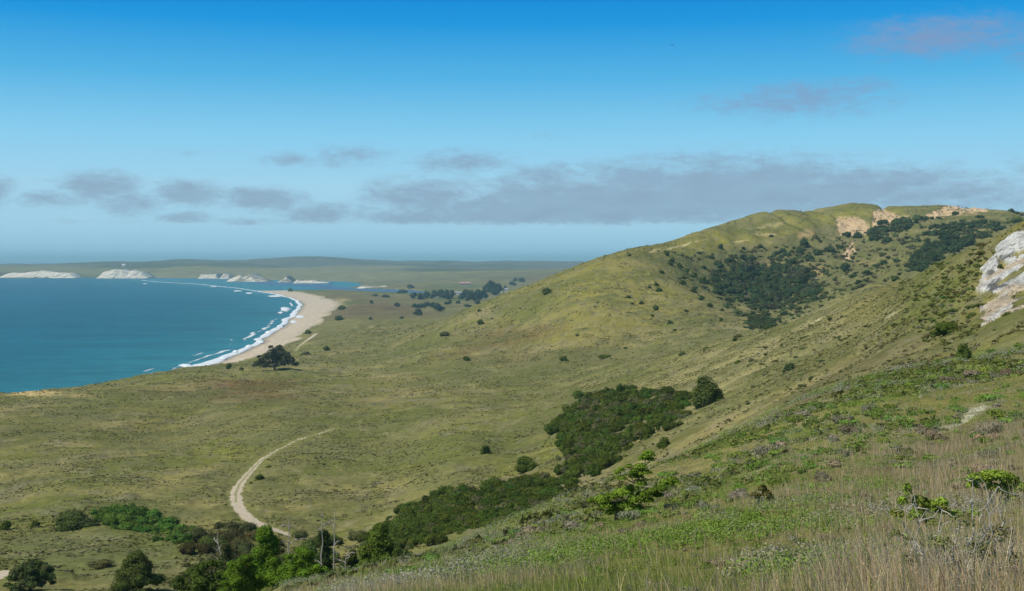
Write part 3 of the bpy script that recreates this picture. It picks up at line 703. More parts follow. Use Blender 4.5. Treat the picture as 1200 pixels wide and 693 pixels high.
G_dark = OL([.074, .106, .018]); G_mid = OL([.10, .14, .030]); G_bright = OL([.135, .235, .022]); G_blue = OL([.072, .108, .042]); G_olive = OL([.11, .11, .042])
G_far = OL([.055, .080, .045]); BARK = OL([.16, .13, .10]); GREYW = OL([.42, .38, .33])
def shrub(label, u, v, wp, hp, c=G_dark, group=None, cat='shrub', name='shrub', seed=None, nb=9, dens=3.2, var=.35, hue=None, xyz=None):
    rng = np.random.default_rng(int(u * 7 + v * 13) if seed is None else seed)
    x, y, z = xyz or P2(u, v)
    px = y / F; wd = wp * px; ht = hp * px
    B = dome(wd, ht, rng, nb); n = int(np.clip(wp * hp * dens, 140, 9000)); ls = max(1.25 * px, min(wd, ht) * .055)
    V, Fq, Cc = merge(leafcloud(B, n, ls * 1.25, c, var, rng, hue=hue), cores(B, c, .74, rng))
    V[:, 2] -= .15 * px + .1
    o = mesh_np(name, V, Fq, M_leaf, Cc); place(o, x, y, z)
    return tag(o, label, cat, group)

LONE = 'lone dark shrubs dotted over the grassy land'
for a in [
 ('dark leafy shrub standing on the sand just above the near end of the beach', 268,434,9,10,G_dark),
 ('tiny low shrub between the beach and the big spreading tree', 283,434,7,5,G_dark),
 ('dark rounded shrub on the dune edge at the widest part of the beach', 397,376,14,8,G_dark),
 ('dark flattened shrub just above the one at the widest part of the beach', 401,364,14,7,G_dark),
 ('small dark shrub beside the upper end of the short coastal track', 361,392,10,7,G_dark),
 ('dark shrub alone on the grass right of the short coastal track', 383,412,11,8,G_dark),
 ('low brownish shrub right above the big spreading tree', 358,417,14,6,G_olive),
 ('dark shrub on the dune crest where the beach begins to curve away', 340,342,6,5,G_dark),
 ('small upright dark shrub on the plain right of the dunes', 435,356,6,5,G_far),
 ('low dark shrub on the plain in front of the two dark trees', 471,374,6,4,G_far),
 ('tiny dark shrub left of the small pale clearing on the plain', 434,375,6,4,G_far),
 ('lone dark oval shrub high on the smooth front slope of the hill', 641,344.5,14,9,G_dark),
 ('upper of two small shrubs one above the other at the foot of the nose', 561,367,7,6,G_dark),
 ('lower of two small shrubs one above the other at the foot of the nose', 563,380.5,10,8,G_dark),
 ('brown-green flattened shrub left of the rusty patch on the slope', 522,394,15,7,G_olive),
 ('dark shrub at the foot of the rusty patch on the slope', 547,423,11,7,G_dark),
 ('dark shrub with a low arm at the base of the hill, mid valley', 661,424,12,9,G_dark),
 ('long low dark shrub stretched along the base of the hill', 710,420,21,6,G_dark),
 ('very small faint shrub on the lower hill slope above the long one', 676,394,7,3.5,G_olive),
 ('tiny dark dot of a shrub right of the long low one', 733,409,6,3,G_dark),
 ('pair of merged low shrubs right of the gully mouth', 800,418,14,7,G_blue),
 ('low dark shrub at the left end of the near slope brow', 828,410,12,5,G_dark),
 ('tiny shrub perched on the skyline at the saddle of the hill', 737,300.5,6,4,G_dark),
 ('blue-green rounded shrub alone in the middle of the near slope', 926,437,17,15,G_blue),
 ('small olive shrub left of the blue-green one on the near slope', 881,425,10,7,G_olive),
 ('small dark shrub furthest left of the three in a line on the near slope', 865,428,12,8,G_dark),
 ('flat dark green shrub lying across the brow of the grass slope', 952,502,38,15,G_mid),
 ('big dark crooked shrub below the pale rock outcrop', 1108,392,34,20,G_dark),
 ('bright green shrub at the foot of the pale rock outcrop', 1129,421,22,24,G_mid),
 ('dark shrub growing in the middle of the pale rock outcrop', 1181,374,26,12,G_dark),
 ('little dark shrub near the bottom of the pale rock outcrop', 1167,392,12,9,G_dark),
 ('small dark shrub in the gap of the upper rock outcrop', 1172,316,9,9,G_olive),
 ('tall dark rounded shrub at the upper end of the gully thicket', 828,476,38,42,OL([.088,.118,.030])),
 ('wide dark shrub left of the large gully thicket', 654,506,34,20,G_dark),
 ('rounded dark shrub just right of the large gully thicket', 778,526,20,18,G_dark),
 ('dark rounded shrub above the lower gully thicket', 618,551,32,20,G_dark),
 ('smaller dark shrub touching the top of the lower gully thicket', 605,569,20,14,G_dark),
 ('small pointed dark shrub alone on the pale grass left of the gully', 569,534,15,17,G_dark),
 ('small dark shrub right of the lower dark thicket, on the brow', 556,642,36,19,G_olive),
 ('dark shrub in the inside of the trail bend', 304,565,13,12,G_dark),
 ('smaller dark shrub higher up on the inside of the trail bend', 315,550,9,6,G_dark),
 ('tiny dark shrub next to the trail, left of the bend shrub', 294,568,6,5,G_dark),
 ('small dark shrub at the left edge beside the lowland dip', 8,621,18,14,G_dark),
 ('small dark shrub between the left-edge shrub and the wide one', 42,617,12,9,G_dark),
 ('olive shrub spreading below the bare patch at lower left', 122,664,42,10,G_olive),
 ('small bright green plant cushion on the skyline of the near ridge', 1192,262,24,10,G_mid),
 ('low brown-green shrub on the brow just right of the pine', 866,396,14,6,G_olive),
 ('dark tuft where the near ridge meets the hill, right of the gully', 1048,329,16,7,G_dark),
 ('low dark shrub on the upper near ridge beside the rocks', 1150,290,22,8,G_olive),
 ]:
    shrub(a[0], a[1], a[2], a[3], a[4], a[5], LONE, nb=16 if a[4] > 18 else 7, hue=(a[5] * 1.3 + OL([.03,.02,0])))
# the many small bushes of the hill's bowl, from left to right in rows
def row(place_, pts, c, group, hue=None):
    ordn = ['first','second','third','fourth','fifth','sixth','seventh','eighth','ninth','tenth','eleventh','twelfth','thirteenth','fourteenth','fifteenth','sixteenth','seventeenth','eighteenth','nineteenth','twentieth']
    pts = sorted(pts)
    for i, p in enumerate(pts):
        shrub('%s, %s from the left' % (place_, ordn[i]), p[0], p[1], p[2], p[3], c, group, nb=6, hue=hue)
row('dark bush in the chain running down the gully rim', [(781,300,10,8),(788,308,9,8),(796,316,10,10),(805,321,10,8),(814,326,12,8),(824,331,11,8),(785,311,8,6),(775,321,8,6),(801,328,8,6)], G_dark, 'bushes down the gully rim')
row('small green bush on the slope under the gully rim', [(769,336,8,6),(773,343,10,7),(761,338,5,4),(800,334,10,7),(812,343,11,7),(822,352,10,7),(832,360,9,6),(768,364,9,8),(785,381,10,7),(791,389,6,4),(764,371,5,3),(752,357,6,5),(737,350,8,5),(846,366,8,6),(845,376,6,4),(862,400,8,6),(804,366,7,4),(741,357,5,3)], OL([.075,.11,.022]), 'small bushes below the gully rim')
row('dark bush on the open top slope above the bowl', [(844,293,8,8),(834,304,8,7),(825,316,7,6),(842,313,13,9),(853,308,12,7),(871,293,6,4),(881,306,13,9),(870,305,12,9),(891,291,8,6),(904,278,7,3.5),(876,318,7,5),(862,302,6,5)], G_blue * .9, 'bushes above the bowl')
row('dark bush on the ridge slope under the scarps', [(993,278,10,8),(1005,280,14,11),(1026,282,16,11),(1040,284,16,9),(1018,276,9,6),(972,296,14,10),(958,300,16,10),(938,298,13,9),(917,297,11,8),(927,310,14,8),(948,306,16,10),(913,306,9,6),(943,290,14,14),(934,320,7,7)], G_blue * .9, 'bushes under the scarps')
row('dark bush in the middle of the upper valley side', [(990,318,15,12),(1000,326,12,7),(1016,322,14,7),(1035,311,14,7),(1050,308,14,6),(1069,292,10,6),(978,330,8,5),(1006,333,10,6),(985,292,9,6),(1076,283,9,5),(1100,257,9,4),(1119,252,10,5),(1148,256,12,5)], G_blue * .9, 'bushes of the upper valley')
row('small wind-shaped tree on the skyline at the right edge', [(1172,245,6,3),(1178,247,8,5),(1185,249,8,6),(1192,251,7,4),(1198,254,7,5)], G_blue * .8, 'skyline bushes at the right edge')

BARE = []
for (u, v, rpx) in [(1128,694,62),(1166,602,46),(1088,632,46),(1064,668,30),(719,612,40),(748,600,30)]:
    x, y, z = P2(u, v, 3.5, 90); BARE.append((x, y, rpx * y / F))
def thicket(label, poly, size, n, c, hue=None, leafpx=1.5, perpx=2.6, ht=.7, name='thicket', cat='thicket', near=40, tol=.5):
    rng = np.random.default_rng(int(poly[0][0] + n)); pa = np.array(poly, float)
    u = rng.uniform(pa[:, 0].min(), pa[:, 0].max(), n * 6); v = rng.uniform(pa[:, 1].min(), pa[:, 1].max(), n * 6)
    sc_ = size / 17; wu = u + ((fbm(u / 9, v / 9, 500, 3) - .5) * 22 + rng.normal(size=len(u)) * 5) * sc_; wv = v + ((fbm(u / 9, v / 9, 501, 3) - .5) * 16 + rng.normal(size=len(u)) * 3.5) * sc_
    k = inpoly(wu, wv, poly); u = u[k][:n]; v = v[k][:n]
    X, Y, Z = P2many(u, v, near, 4000 if near > 20 else 120); parts = []
    ym = np.median(Y)
    for x, y, z in zip(X, Y, Z):
        if abs(y - ym) > ym * tol: continue
        if near < 20 and any(math.hypot(x - bx, y - by) < br for bx, by, br in BARE): continue
        px = y / F; s = size * (.38 + .95 * rng.random() ** 1.5); w_ = s * px
        B = [(x + rng.normal() * w_ * .25, y + rng.normal() * w_ * .25, z + w_ * ht * .35 * (.6 + .6 * rng.random()), w_ * .38 * (.7 + .5 * rng.random()), w_ * .42, w_ * ht * .5) for _ in range(3)]
        cc = c * (.7 + .65 * rng.random()); cc = cc * OL([1 + .25 * rng.normal() * .5, 1, 1]) 
        if hue is not None and rng.random() < .13: cc = cc * .4 + hue * .6
        parts.append(leafcloud(B, int(s * s * ht * perpx), leafpx * px * 1.15, cc, .4, rng)); parts.append(cores(B, cc, .78, rng))
    V, Fq, Cc = merge(*parts)
    return stuff(mesh_np(name, V, Fq, M_leaf, Cc), label, cat)
T1 = [(650,512),(662,492),(676,478),(695,466),(712,461),(736,461),(742,468),(770,465),(802,463),(808,474),(795,492),(770,505),(748,522),(728,536),(706,550),(686,562),(668,560),(656,546),(664,530)]
T2 = [(438,628),(458,612),(482,600),(510,586),(532,580),(560,578),(600,570),(640,562),(668,566),(672,578),(655,596),(640,606),(600,614),(560,622),(520,632),(490,640),(466,646)]
HU = OL([.15, .135, .075])
thicket('large dark evergreen thicket filling the upper gully', T1, 13.5, 760, G_dark, HU)
thicket('long dark thicket filling the lower gully behind the grassy brow', T2, 14.5, 780, G_dark, HU)
thicket('broad blue-green thicket covering the floor of the hill bowl', [(833,332),(842,322),(862,318),(890,316),(915,317),(940,318),(952,330),(960,344),(956,352),(935,356),(918,362),(900,366),(880,362),(868,352),(850,347),(838,342)], 10, 420, G_blue * .85, OL([.10, .09, .06]))
thicket('small dark thicket at the outlet of the hill bowl', [(880,370),(890,368),(905,374),(912,380),(908,388),(895,392),(880,386),(874,378)], 9, 90, G_blue * .9, HU)
thicket('dark thicket slanting up the far side of the right valley', [(1066,312),(1080,298),(1090,288),(1112,280),(1150,278),(1152,282),(1125,292),(1108,304),(1088,314),(1072,320)], 10, 170, G_blue * .8)
thicket('dark band of bushes under the right summit', [(1084,276),(1092,268),(1120,264),(1160,262),(1185,266),(1186,270),(1150,271),(1120,275),(1095,279)], 7, 110, G_blue * .8)
thicket('line of scattered bushes below the summit scarps', [(1016,272),(1040,262),(1070,258),(1088,256),(1086,262),(1060,268),(1045,276),(1022,280)], 8, 70, G_blue * .9)
thicket('bright green hedge-like thicket on the lowland at lower left', [(114,604),(130,600),(160,602),(186,610),(206,622),(228,638),(214,642),(190,634),(160,626),(130,620),(116,616)], 15, 120, OL([.085,.15,.026]), G_mid)
thicket('dark olive thicket behind the bright trees at bottom left', [(224,636),(244,622),(275,618),(302,622),(318,640),(330,664),(300,668),(250,664),(228,652)], 18, 110, G_olive * .8, G_mid)
BW_ = dict(name='hillside_scrub', cat='scrub')
thicket('mixed green and brown scrub beside the pale rock outcrop', [(1120,330),(1136,312),(1150,290),(1158,292),(1150,316),(1142,332),(1140,348),(1156,352),(1146,362),(1140,390),(1120,398),(1075,405),(1080,370),(1100,345)], 8, 170, OL([.12, .145, .036]), OL([.19,.15,.09]), ht=.45, **BW_)
thicket('olive and dark scrub scattered through the hill bowl', [(776,300),(850,296),(900,292),(980,275),(1100,268),(1180,262),(1150,280),(1060,326),(1000,345),(940,372),(900,392),(860,372),(800,330)], 5.5, 680, OL([.10, .115, .042]), OL([.20,.15,.09]), ht=.6, **BW_)
thicket('dark green scrub ringing the thicket of the bowl', [(815,330),(850,308),(930,300),(975,320),(968,352),(930,372),(915,392),(870,388),(850,360)], 7, 260, G_blue, OL([.14,.12,.07]), **BW_)
thicket('low olive and grey scrub dotted over the middle of the near slope', [(860,420),(930,385),(1010,352),(1100,310),(1150,300),(1140,400),(1080,430),(1000,446),(940,466),(880,486)], 6, 420, OL([.12, .13, .045]), OL([.22,.20,.16]), ht=.4, **BW_)
thicket('rows of dark green scrub high on the near ridge', [(1060,322),(1110,300),(1160,285),(1170,292),(1150,310),(1120,340),(1080,360),(1050,372)], 7, 130, OL([.10, .125, .03]), OL([.16,.13,.07]), ht=.45, **BW_)
thicket('low scrub between the bright trees and the lower gully', [(330,640),(420,626),(470,640),(480,668),(440,690),(380,694),(330,690)], 16, 90, OL([.09,.12,.03]), OL([.14,.14,.06]), **BW_)

# ------------------------------------------------------------------ uncountable ground growth
def pal(x, y, cols, sc_, seed):
    """mix a short list of plant colours by patches"""
    k = fbm(x / sc_, y / sc_, seed, 3) + rg.normal(size=len(x)) * .11
    i = np.clip(((k - .25) / .5 * len(cols)).astype(int), 0, len(cols) - 1); return np.array(cols)[i]
NEARP = [(420,674),(560,640),(700,592),(850,532),(960,482),(1110,438),(1210,404),(1210,720),(430,720)]
thicket('low bright green leafy scrub among the grass of the foreground slope', NEARP, 19, 330, OL([.17,.24,.045]), OL([.24,.25,.08]), leafpx=2.6, perpx=1.5, ht=.42, near=6, tol=9, **BW_)
thicket('bright green scrub along the brow of the foreground slope', [(430,668),(560,636),(700,588),(850,528),(960,476),(1110,430),(1200,402),(1200,470),(1000,530),(860,590),(700,640),(560,680),(450,690)], 14, 420, OL([.15,.215,.045]), OL([.22,.22,.09]), leafpx=2.0, perpx=2.0, ht=.45, near=6, tol=9, **BW_)
thicket('grey-brown half-dead brush among the grass of the foreground slope', NEARP, 20, 170, OL([.23,.20,.13]), OL([.30,.27,.20]), leafpx=2.0, perpx=1.3, ht=.5, near=6, tol=9, **BW_)
def low_scrub():
    n = 150000
    u = rg.uniform(-120, 1320, n); y = np.exp(rg.uniform(math.log(30), math.log(1150), n)); 
    n2 = 90000; u2 = rg.uniform(-20, 1220, n2); v2 = rg.uniform(330, 690, n2)
    X2, Y2, _ = P2many(u2, v2, 40, 1500, 420); k = (Y2 > 34) & (Y2 < 1200)
    x = np.concatenate([(u - 600) / F * y, X2[k]]); y = np.concatenate([y, Y2[k]]); u = 600 + F * x / y
    pres = fbm(x / 7.5, y / 7.5, 3, 3) + .35 * (fbm(x / 40, y / 40, 55, 3) - .5)
    k = (pres > .40 + .26 * rg.random(len(x))) & (rg.random(len(x)) < .15 + sst(y, 36, 85)) & (coastd(x, y) > np.interp(y, BY, BW) + 6)
    for pts, hw in TW: k &= polydist(x, y, pts)[0] > hw + .9
    V0 = VH + (H - height(x, y)) * F / y
    k &= ~inpoly(u, V0, ROCK)
    x, y = x[k], y[k]; u = u[k]; z = height(x, y) + relief(x, y)
    px = y / F; s = np.maximum(.18 + .42 * rg.random(len(x)) ** 2, 1.9 * px * (.5 + .9 * rg.random(len(x))))
    s = np.minimum(s, 2.4)
    cc = pal(x, y, [[.115,.125,.042],[.135,.145,.045],[.16,.175,.05],[.19,.175,.08],[.27,.24,.16],[.21,.195,.145],[.14,.15,.06],[.085,.10,.035],[.11,.105,.05]], 16, 610)
    near_g = (1 - sst(y, 70, 120))[:, None]; cc = cc * (1 - near_g * .3) + near_g * .3 * OL([.17, .23, .05])
    cc = cc * (.72 + .5 * rg.random((len(x), 1))) * OL([.95, .94, .80])
    m = 6; Cn = np.repeat(np.stack([x, y, z], 1), m, 0); S = np.repeat(s, m)
    D = rg.normal(size=(len(Cn), 3)); D[:, 2] = np.abs(D[:, 2]); D /= np.linalg.norm(D, axis=1, keepdims=True)
    Cn = Cn + D * (S * .42)[:, None] * np.array([1, 1, .45]) + np.array([0, 0, -.02])
    V, Fq = quads(Cn, D + np.array([0, 0, .3]) + rg.normal(size=D.shape) * .3, S * .75, .7)
    cc = np.repeat(cc, m, 0) * (.85 + .3 * rg.random((len(Cn), 1)))
    stuff(mesh_np('low_scrub', V, Fq, M_leaf, np.repeat(cc, 4, 0)), 'low mixed grey-green coastal scrub covering the valley and slopes', 'scrub')
low_scrub()

def grass():
    n = 210000
    u = rg.uniform(-60, 1300, n); y = np.exp(rg.uniform(math.log(4.6), math.log(75), n)); x = (u - 600) / F * y
    pres = fbm(x / 1.6, y / 1.6, 620, 3)
    hp_ = fbm(x / 3.4, y / 3.4, 630, 3) + .13 * sst(y, 14, 40) - .10 * sst(u, 800, 1150) * (1 - sst(y, 14, 30))
    k = (u > 330) & (pres + .18 * rg.random(n) > .42) & ((hp_ < .55) | (rg.random(n) < .25)); x, y, u = x[k], y[k], u[k]
    for (bx, by, br) in BARE:
        kk = np.hypot(x - bx, (y - by)) > br * (.6 + .5 * rg.random(len(x))); x, y, u = x[kk], y[kk], u[kk]
    n = len(x); z = height(x, y) + relief(x, y); px = y / F
    dry = fbm(x / 2.2, y / 2.2, 621, 4) + .22 * sst(u, 650, 1100) * (1 - sst(y, 25, 55)) + .02 + rg.normal(size=n) * .09
    t = sst(dry, .44, .62)[:, None]
    c1 = OL([.30,.34,.08])[None] * (.7 + .6 * rg.random((n, 1))); c2 = OL([.66,.53,.32])[None] * (.6 + .7 * rg.random((n, 1)))
    pink = (rg.random((n, 1)) < .25); c2 = np.where(pink, c2 * OL([1.0,.82,.86]), c2)
    cc = c1 * (1 - t) + c2 * t; yl = (rg.random((n, 1)) < .12); cc = np.where(yl, OL([.46,.43,.15]) * (.8 + .4 * rg.random((n, 1))), cc)
    h = (.09 + .20 * rg.random(n) ** 1.3) * (.45 + .9 * fbm(x / 1.3, y / 1.3, 640, 3)) * (.72 + .3 * sst(u, 800, 1050)) * (1 + .45 * t[:, 0]) * (1 - .35 * sst(y, 25, 70)); wd = np.maximum(.0035 + .003 * rg.random(n), .42 * px)
    a = rg.random(n) * 2 * pi; lean = (.08 + .38 * rg.random(n) ** 2) * h; lx = np.cos(a) * lean - .10 * h; ly = np.sin(a) * lean
    wa = rg.normal(size=n) * .9; wx, wy = np.cos(wa) * wd * .5, np.sin(wa) * wd * .5
    V = np.empty((n, 6, 3)); 
    for j, (f, wf) in enumerate([(0, 1.0), (.55, .85), (1.0, .25)]):
        cx = x + lx * f * f; cy = y + ly * f * f; cz = z - .03 + h * f
        V[:, 2 * j] = np.stack([cx - wx * wf, cy - wy * wf, cz], 1); V[:, 2 * j + 1] = np.stack([cx + wx * wf, cy + wy * wf, cz], 1)
    base = np.arange(n)[:, None] * 6; Fq = np.concatenate([base + np.array([[0, 1, 3, 2]]), base + np.array([[2, 3, 5, 4]])])
    C6 = np.repeat(cc, 6, 0)
    # seed heads on some dry stalks
    s = np.nonzero((t[:, 0] > .6) & (rg.random(n) < .3))[0]
    top = V[s, 4]; Vs, Fs = quads(top + np.array([0, 0, .01]), rg.normal(size=(len(s), 3)) * np.array([1, 1, .15]), np.maximum(.014, 1.0 * px[s]), .45)
    Cs = np.repeat(cc[s] * 1.1, 4, 0)
    VV, FF, CC = merge((V.reshape(-1, 3), Fq, C6), (Vs, Fs, Cs))
    stuff(mesh_np('tall_grass', VV, FF, M_grass, CC), 'tall dry and green wild grass covering the foreground slope', 'grass')
grass()

def herbs():
    n = 20000; u = rg.uniform(330, 1260, n); y = np.exp(rg.uniform(math.log(6.5), math.log(95), n)); x = (u - 600) / F * y
    pr = fbm(x / 3.4, y / 3.4, 630, 3) + .13 * sst(y, 14, 40) - .10 * sst(u, 800, 1150) * (1 - sst(y, 14, 30))
    k = pr > .50 + .09 * rg.random(n); x, y, u = x[k], y[k], u[k]; n = len(x); z = height(x, y) + relief(x, y); px = y / F
    s = .08 + .15 * rg.random(n) ** 1.5 + sst(y, 20, 80) * .2; m = 24
    Cn = np.repeat(np.stack([x, y, z + s * .35], 1), m, 0); S = np.repeat(s, m); D = rg.normal(size=(len(Cn), 3)); D[:, 2] = np.abs(D[:, 2]) * .9; D /= np.linalg.norm(D, axis=1, keepdims=True)
    Cn = Cn + D * (S * (.5 + .6 * rg.random(len(Cn))))[:, None] * np.array([1, 1, .8]); ls = np.maximum(.03, 1.3 * np.repeat(px, m))
    V, Fq = quads(Cn, D + rg.normal(size=D.shape) * .5 + np.array([0, 0, .4]), ls * (.7 + .6 * rg.random(len(Cn))), .6)
    c = pal(x, y, [[.16,.25,.04],[.19,.30,.045],[.21,.28,.08],[.26,.26,.16],[.36,.34,.28]], 3.0, 631); cc = np.repeat(c, m, 0) * (.7 + .6 * rg.random((len(Cn), 1)))
    stuff(mesh_np('leafy_herbs', V, Fq, M_leaf, np.repeat(cc, 4, 0)), 'bright green leafy herbs growing among the foreground grass', 'herbs')
herbs()
def stones():
    pts = []
    for i in range(260):
        u = rg.uniform(790, 1200); v = rg.uniform(380, 600); pts.append((u, v))
    u, v = np.array(pts).T; X, Y, Z = P2many(u, v, 8, 800, 600); V, Fq, n = [], [], 0
    for x, y, z in zip(X, Y, Z):
        if rg.random() < .45: continue
        s = y / F * rg.uniform(.6, 1.5); V.append(_SV * np.array([s * rg.uniform(.8, 1.8), s, s * .5]) * (1 + .2 * rg.normal(size=(len(_SV), 1))) + np.array([x, y, z + s * .4])); Fq.append(_SF + n); n += len(_SV)
    V = np.concatenate(V); stuff(mesh_np('scattered_stones', V, np.concatenate(Fq), M_rock, np.tile(OL([.42,.38,.30]), (len(V), 1))), 'small pale stones scattered over the right-hand slopes', 'stones')
stones()

# ------------------------------------------------------------------ rocks that stand alone
def boulder(label, u, v, wp, hp):
    x, y, z = P2(u, v); px = y / F; rng = np.random.default_rng(int(u))
    th = np.linspace(0, pi, 14); ph = np.linspace(0, 2 * pi, 22, endpoint=False); T_, PH = np.meshgrid(th, ph, indexing='ij')
    D = np.stack([np.sin(T_) * np.cos(PH), np.sin(T_) * np.sin(PH), np.cos(T_)], -1); r = .75 + .5 * fbm(D[..., 0] * 1.8 + u + D[..., 2], D[..., 1] * 1.8 + D[..., 2] * 2, 700, 3)
    V = (D * r[..., None] * np.array([wp * .5 * px, wp * .45 * px, hp * .75 * px])).reshape(-1, 3); vid = np.arange(14 * 22).reshape(14, 22)
    Fq = np.stack([vid[:-1], vid[1:], np.roll(vid, -1, 1)[1:], np.roll(vid, -1, 1)[:-1]], -1).reshape(-1, 4)
    tag(place(mesh_np('boulder', V, Fq, M_rock, np.tile(OL([.58,.54,.46]), (len(V), 1))), x, y, z + hp * .2 * px), label, 'rock')
boulder('small white boulder on the brow below the pale outcrop', 1112, 433, 8, 5)
boulder('white stone half hidden in the foreground grass', 881, 621, 13, 8)
boulder('small pale stone left of the white boulder on the brow', 1079, 469, 6, 5)

# ------------------------------------------------------------------ trees with a trunk and a crown
def empty(name, x, y, z, label, cat, group=None):
    o = bpy.data.objects.new(name, None); C.objects.link(o); o.location = (x, y, z); o.empty_display_size = .5; return tag(o, label, cat, group)
def tree(name, label, x, y, z, limbs, blobs, n, leaf, c, hue=None, var=.4, group=None, ck=.62, cat='tree'):
    """limbs: (points, radii) lists in metres about the base; blobs: leafy masses of the crown"""
    rng = np.random.default_rng(int(abs(x * 31 + y * 7)) + 3); t = empty(name, x, y, z, label, cat, group)
    parts = []
    for pts, rd in limbs:
        V, Fq = tube(pts, rd); parts.append((V, Fq, np.tile(BARK, (len(V), 1)) * (.8 + .4 * rng.random((len(V), 1)))))
    V, Fq, Cc = merge(*parts); mesh_np('trunk', V, Fq, M_bark, Cc, parent=t)
    pp = [leafcloud(blobs, n, leaf, c, var, rng, hue=hue)]
    if ck: pp.append(cores(blobs, c, ck, rng))
    V, Fq, Cc = merge(*pp); mesh_np('crown', V, Fq, M_leaf, Cc, parent=t); return t
def broad(name, label, u, Yd, top, wp, base_v=None, c=G_bright, hue=None, n=9000, nb=26, leafpx=1.6, group=None, var=.4, cone=0.0):
    x = (u - 600) / F * Yd; z = float(height(np.array([x]), np.array([Yd]))[0]); px = Yd / F
    vb = VH + (H - z) * F / Yd; ht = (vb - top) * px; wd = wp * px; rng = np.random.default_rng(int(u * 3 + Yd))
    limbs = [(wiggly((0, 0, -.3), (0, 0, ht * .8), 6, .02, rng), np.linspace(.05, .012, 6) * ht)]; B = []
    B.append((0, 0, ht * .42, wd * .30 * (1 - .4 * cone), wd * .30 * (1 - .4 * cone), ht * .40))
    for i in range(nb * 2):
        a = rng.random() * 2 * pi; h = rng.random() ** .9; rmax = (1.02 - h) ** .75 if cone >= .5 else math.sqrt(max(.05, 1 - (abs(h - .28) / .74) ** 2.2))
        r = rmax * (.62 + .42 * rng.random()) * wd * .40; zz = ht * (.06 + .86 * h); rr = (.06 + .07 * rng.random()) * (wd + ht) * .5 * (1 - .3 * h)
        B.append((cos(a) * r, sin(a) * r, zz, rr * 1.3, rr * 1.3, rr * .95))
        if i % 3 == 0: limbs.append((wiggly((0, 0, zz * .6), (cos(a) * r, sin(a) * r, zz), 4, .05, rng), [.018 * ht, .013 * ht, .008 * ht, .004 * ht]))
    return tree(name, label, x, Yd, z, limbs, B, int(n * 1.5), leafpx * px * 1.4, c, hue, var, group, ck=.7)
# spreading wind-pruned tree by the beach
x, y, z = P2(322, 434); px = y / F; rng = np.random.default_rng(5)
B = [((a * 1.0) * px, rng.normal() * 4 * px, b * px, r * px, r * px, r * .75 * px) for a, b, r in [(-20,7,5),(-14,10,6),(-8,15,7),(-2,20,7),(4,24,6),(8,19,7),(14,15,6),(19,10,6),(24,6,4.5),(0,10,9),(10,8,8),(-10,6,7),(-4,27,3),(2,14,8),(-24,5,3),(-17,16,3),(16,19,3),(21,14,3),(6,28,2.5)]]
tree('spreading_tree', 'big dark spreading tree above the near end of the beach', x, y, z, [(wiggly((0,0,-1), (0,0,20*px), 5, .04, rng), [1.6*px,1.3*px,1*px,.7*px,.4*px])] + [(wiggly((0,0,4*px), (sx*px,0,h*px), 5, .05, rng), [1*px,.8*px,.6*px,.4*px,.3*px]) for sx, h in [(-18,9),(18,10),(-10,17),(12,18)]], B, 5200, 1.7 * px, OL([.055,.068,.030]), OL([.10,.09,.06]), .45, ck=.5)
# the small pine of the near slope
x, y, z = P2(719, 612, 20); px = y / F; z += 3 * px; rng = np.random.default_rng(11)
def PB(lst, d=1.0): return [((a - 719) * px * 1.08, rng.normal() * 4 * px, (612 - b) * px * 1.1, r * px * 1.1, r * px, r2 * px * 1.05) for a, b, r, r2 in lst]
B = PB([(757,543,7,5),(752,548,6,4),(760,549,4,3),(748,556,7,4),(742,561,6,4),(753,562,8,3),(736,556,5,2.5),(727,559,5,2.5),(723,563,4,2.5),(728,567,5,2),(744,567,8,3.5),
        (749,574,6,4),(738,580,9,4),(728,584,11,5),(718,588,11,5),(708,591,10,5),(700,593,7,4),(694,592,4,3),(712,598,9,5),(722,601,8,5),(732,596,10,5),(742,590,9,5),(752,586,8,4),(760,582,8,4),(768,578,8,4),(776,573,8,5),(783,570,6,4),(787,572,4,3),(745,599,6,4),(757,592,6,3.5),(768,587,6,3),(716,605,6,4),(729,607,5,3)])
lm = [([(0,0,-.3),(6*px,0,14*px),(18*px,0,24*px),(27*px,0,42*px),(33*px,1*px,56*px),(38*px,0,70*px)], [2.2*px,2*px,1.6*px,1.2*px,.9*px,.4*px])]
for a, b in [(694,592),(706,591),(786,571),(770,578),(724,560),(757,562),(745,599),(735,556)]:
    s0 = (12*px,0,20*px) if b > 568 else (27*px,0,42*px); lm.append((wiggly(s0, ((a-719)*px, 0, (611-b)*px), 5, .04, rng), [1*px,.8*px,.6*px,.4*px,.2*px]))
tree('pine_tree', 'small wind-bent pine standing alone on the grassy brow', x, y, z, lm, B, 9500, 2.6 * px, OL([.20,.30,.034]), OL([.09,.13,.02]), .45, ck=.5)
# trees of the lower left
broad('leafy_tree', 'tallest bright green leafy tree at bottom left, left of the grey snags', 312, 62, 613, 66, c=G_bright, hue=OL([.09,.15,.02]), n=9000, nb=26, group='bright leafy trees at bottom left', cone=.5)
broad('leafy_tree', 'bright green leafy tree in front of the grey snags', 350, 60, 642, 84, c=G_bright, hue=OL([.10,.17,.02]), n=9000, nb=26, group='bright leafy trees at bottom left')
broad('leafy_tree', 'bright green leafy tree left of the tallest one, low at the frame edge', 284, 58, 648, 62, c=G_bright * .9, hue=OL([.08,.12,.02]), n=7000, nb=22, group='bright leafy trees at bottom left')
broad('leafy_tree', 'olive green leafy tree beside the bright trees, toward the round one', 248, 66, 652, 66, c=OL([.095,.14,.028]), hue=G_dark, n=7000, nb=22, group='bright leafy trees at bottom left')
broad('round_tree', 'round dark green tree cut by the bottom edge at lower left', 160, 118, 646, 80, c=OL([.085,.12,.026]), hue=OL([.12,.11,.04]), n=9000, nb=34, cone=.5)
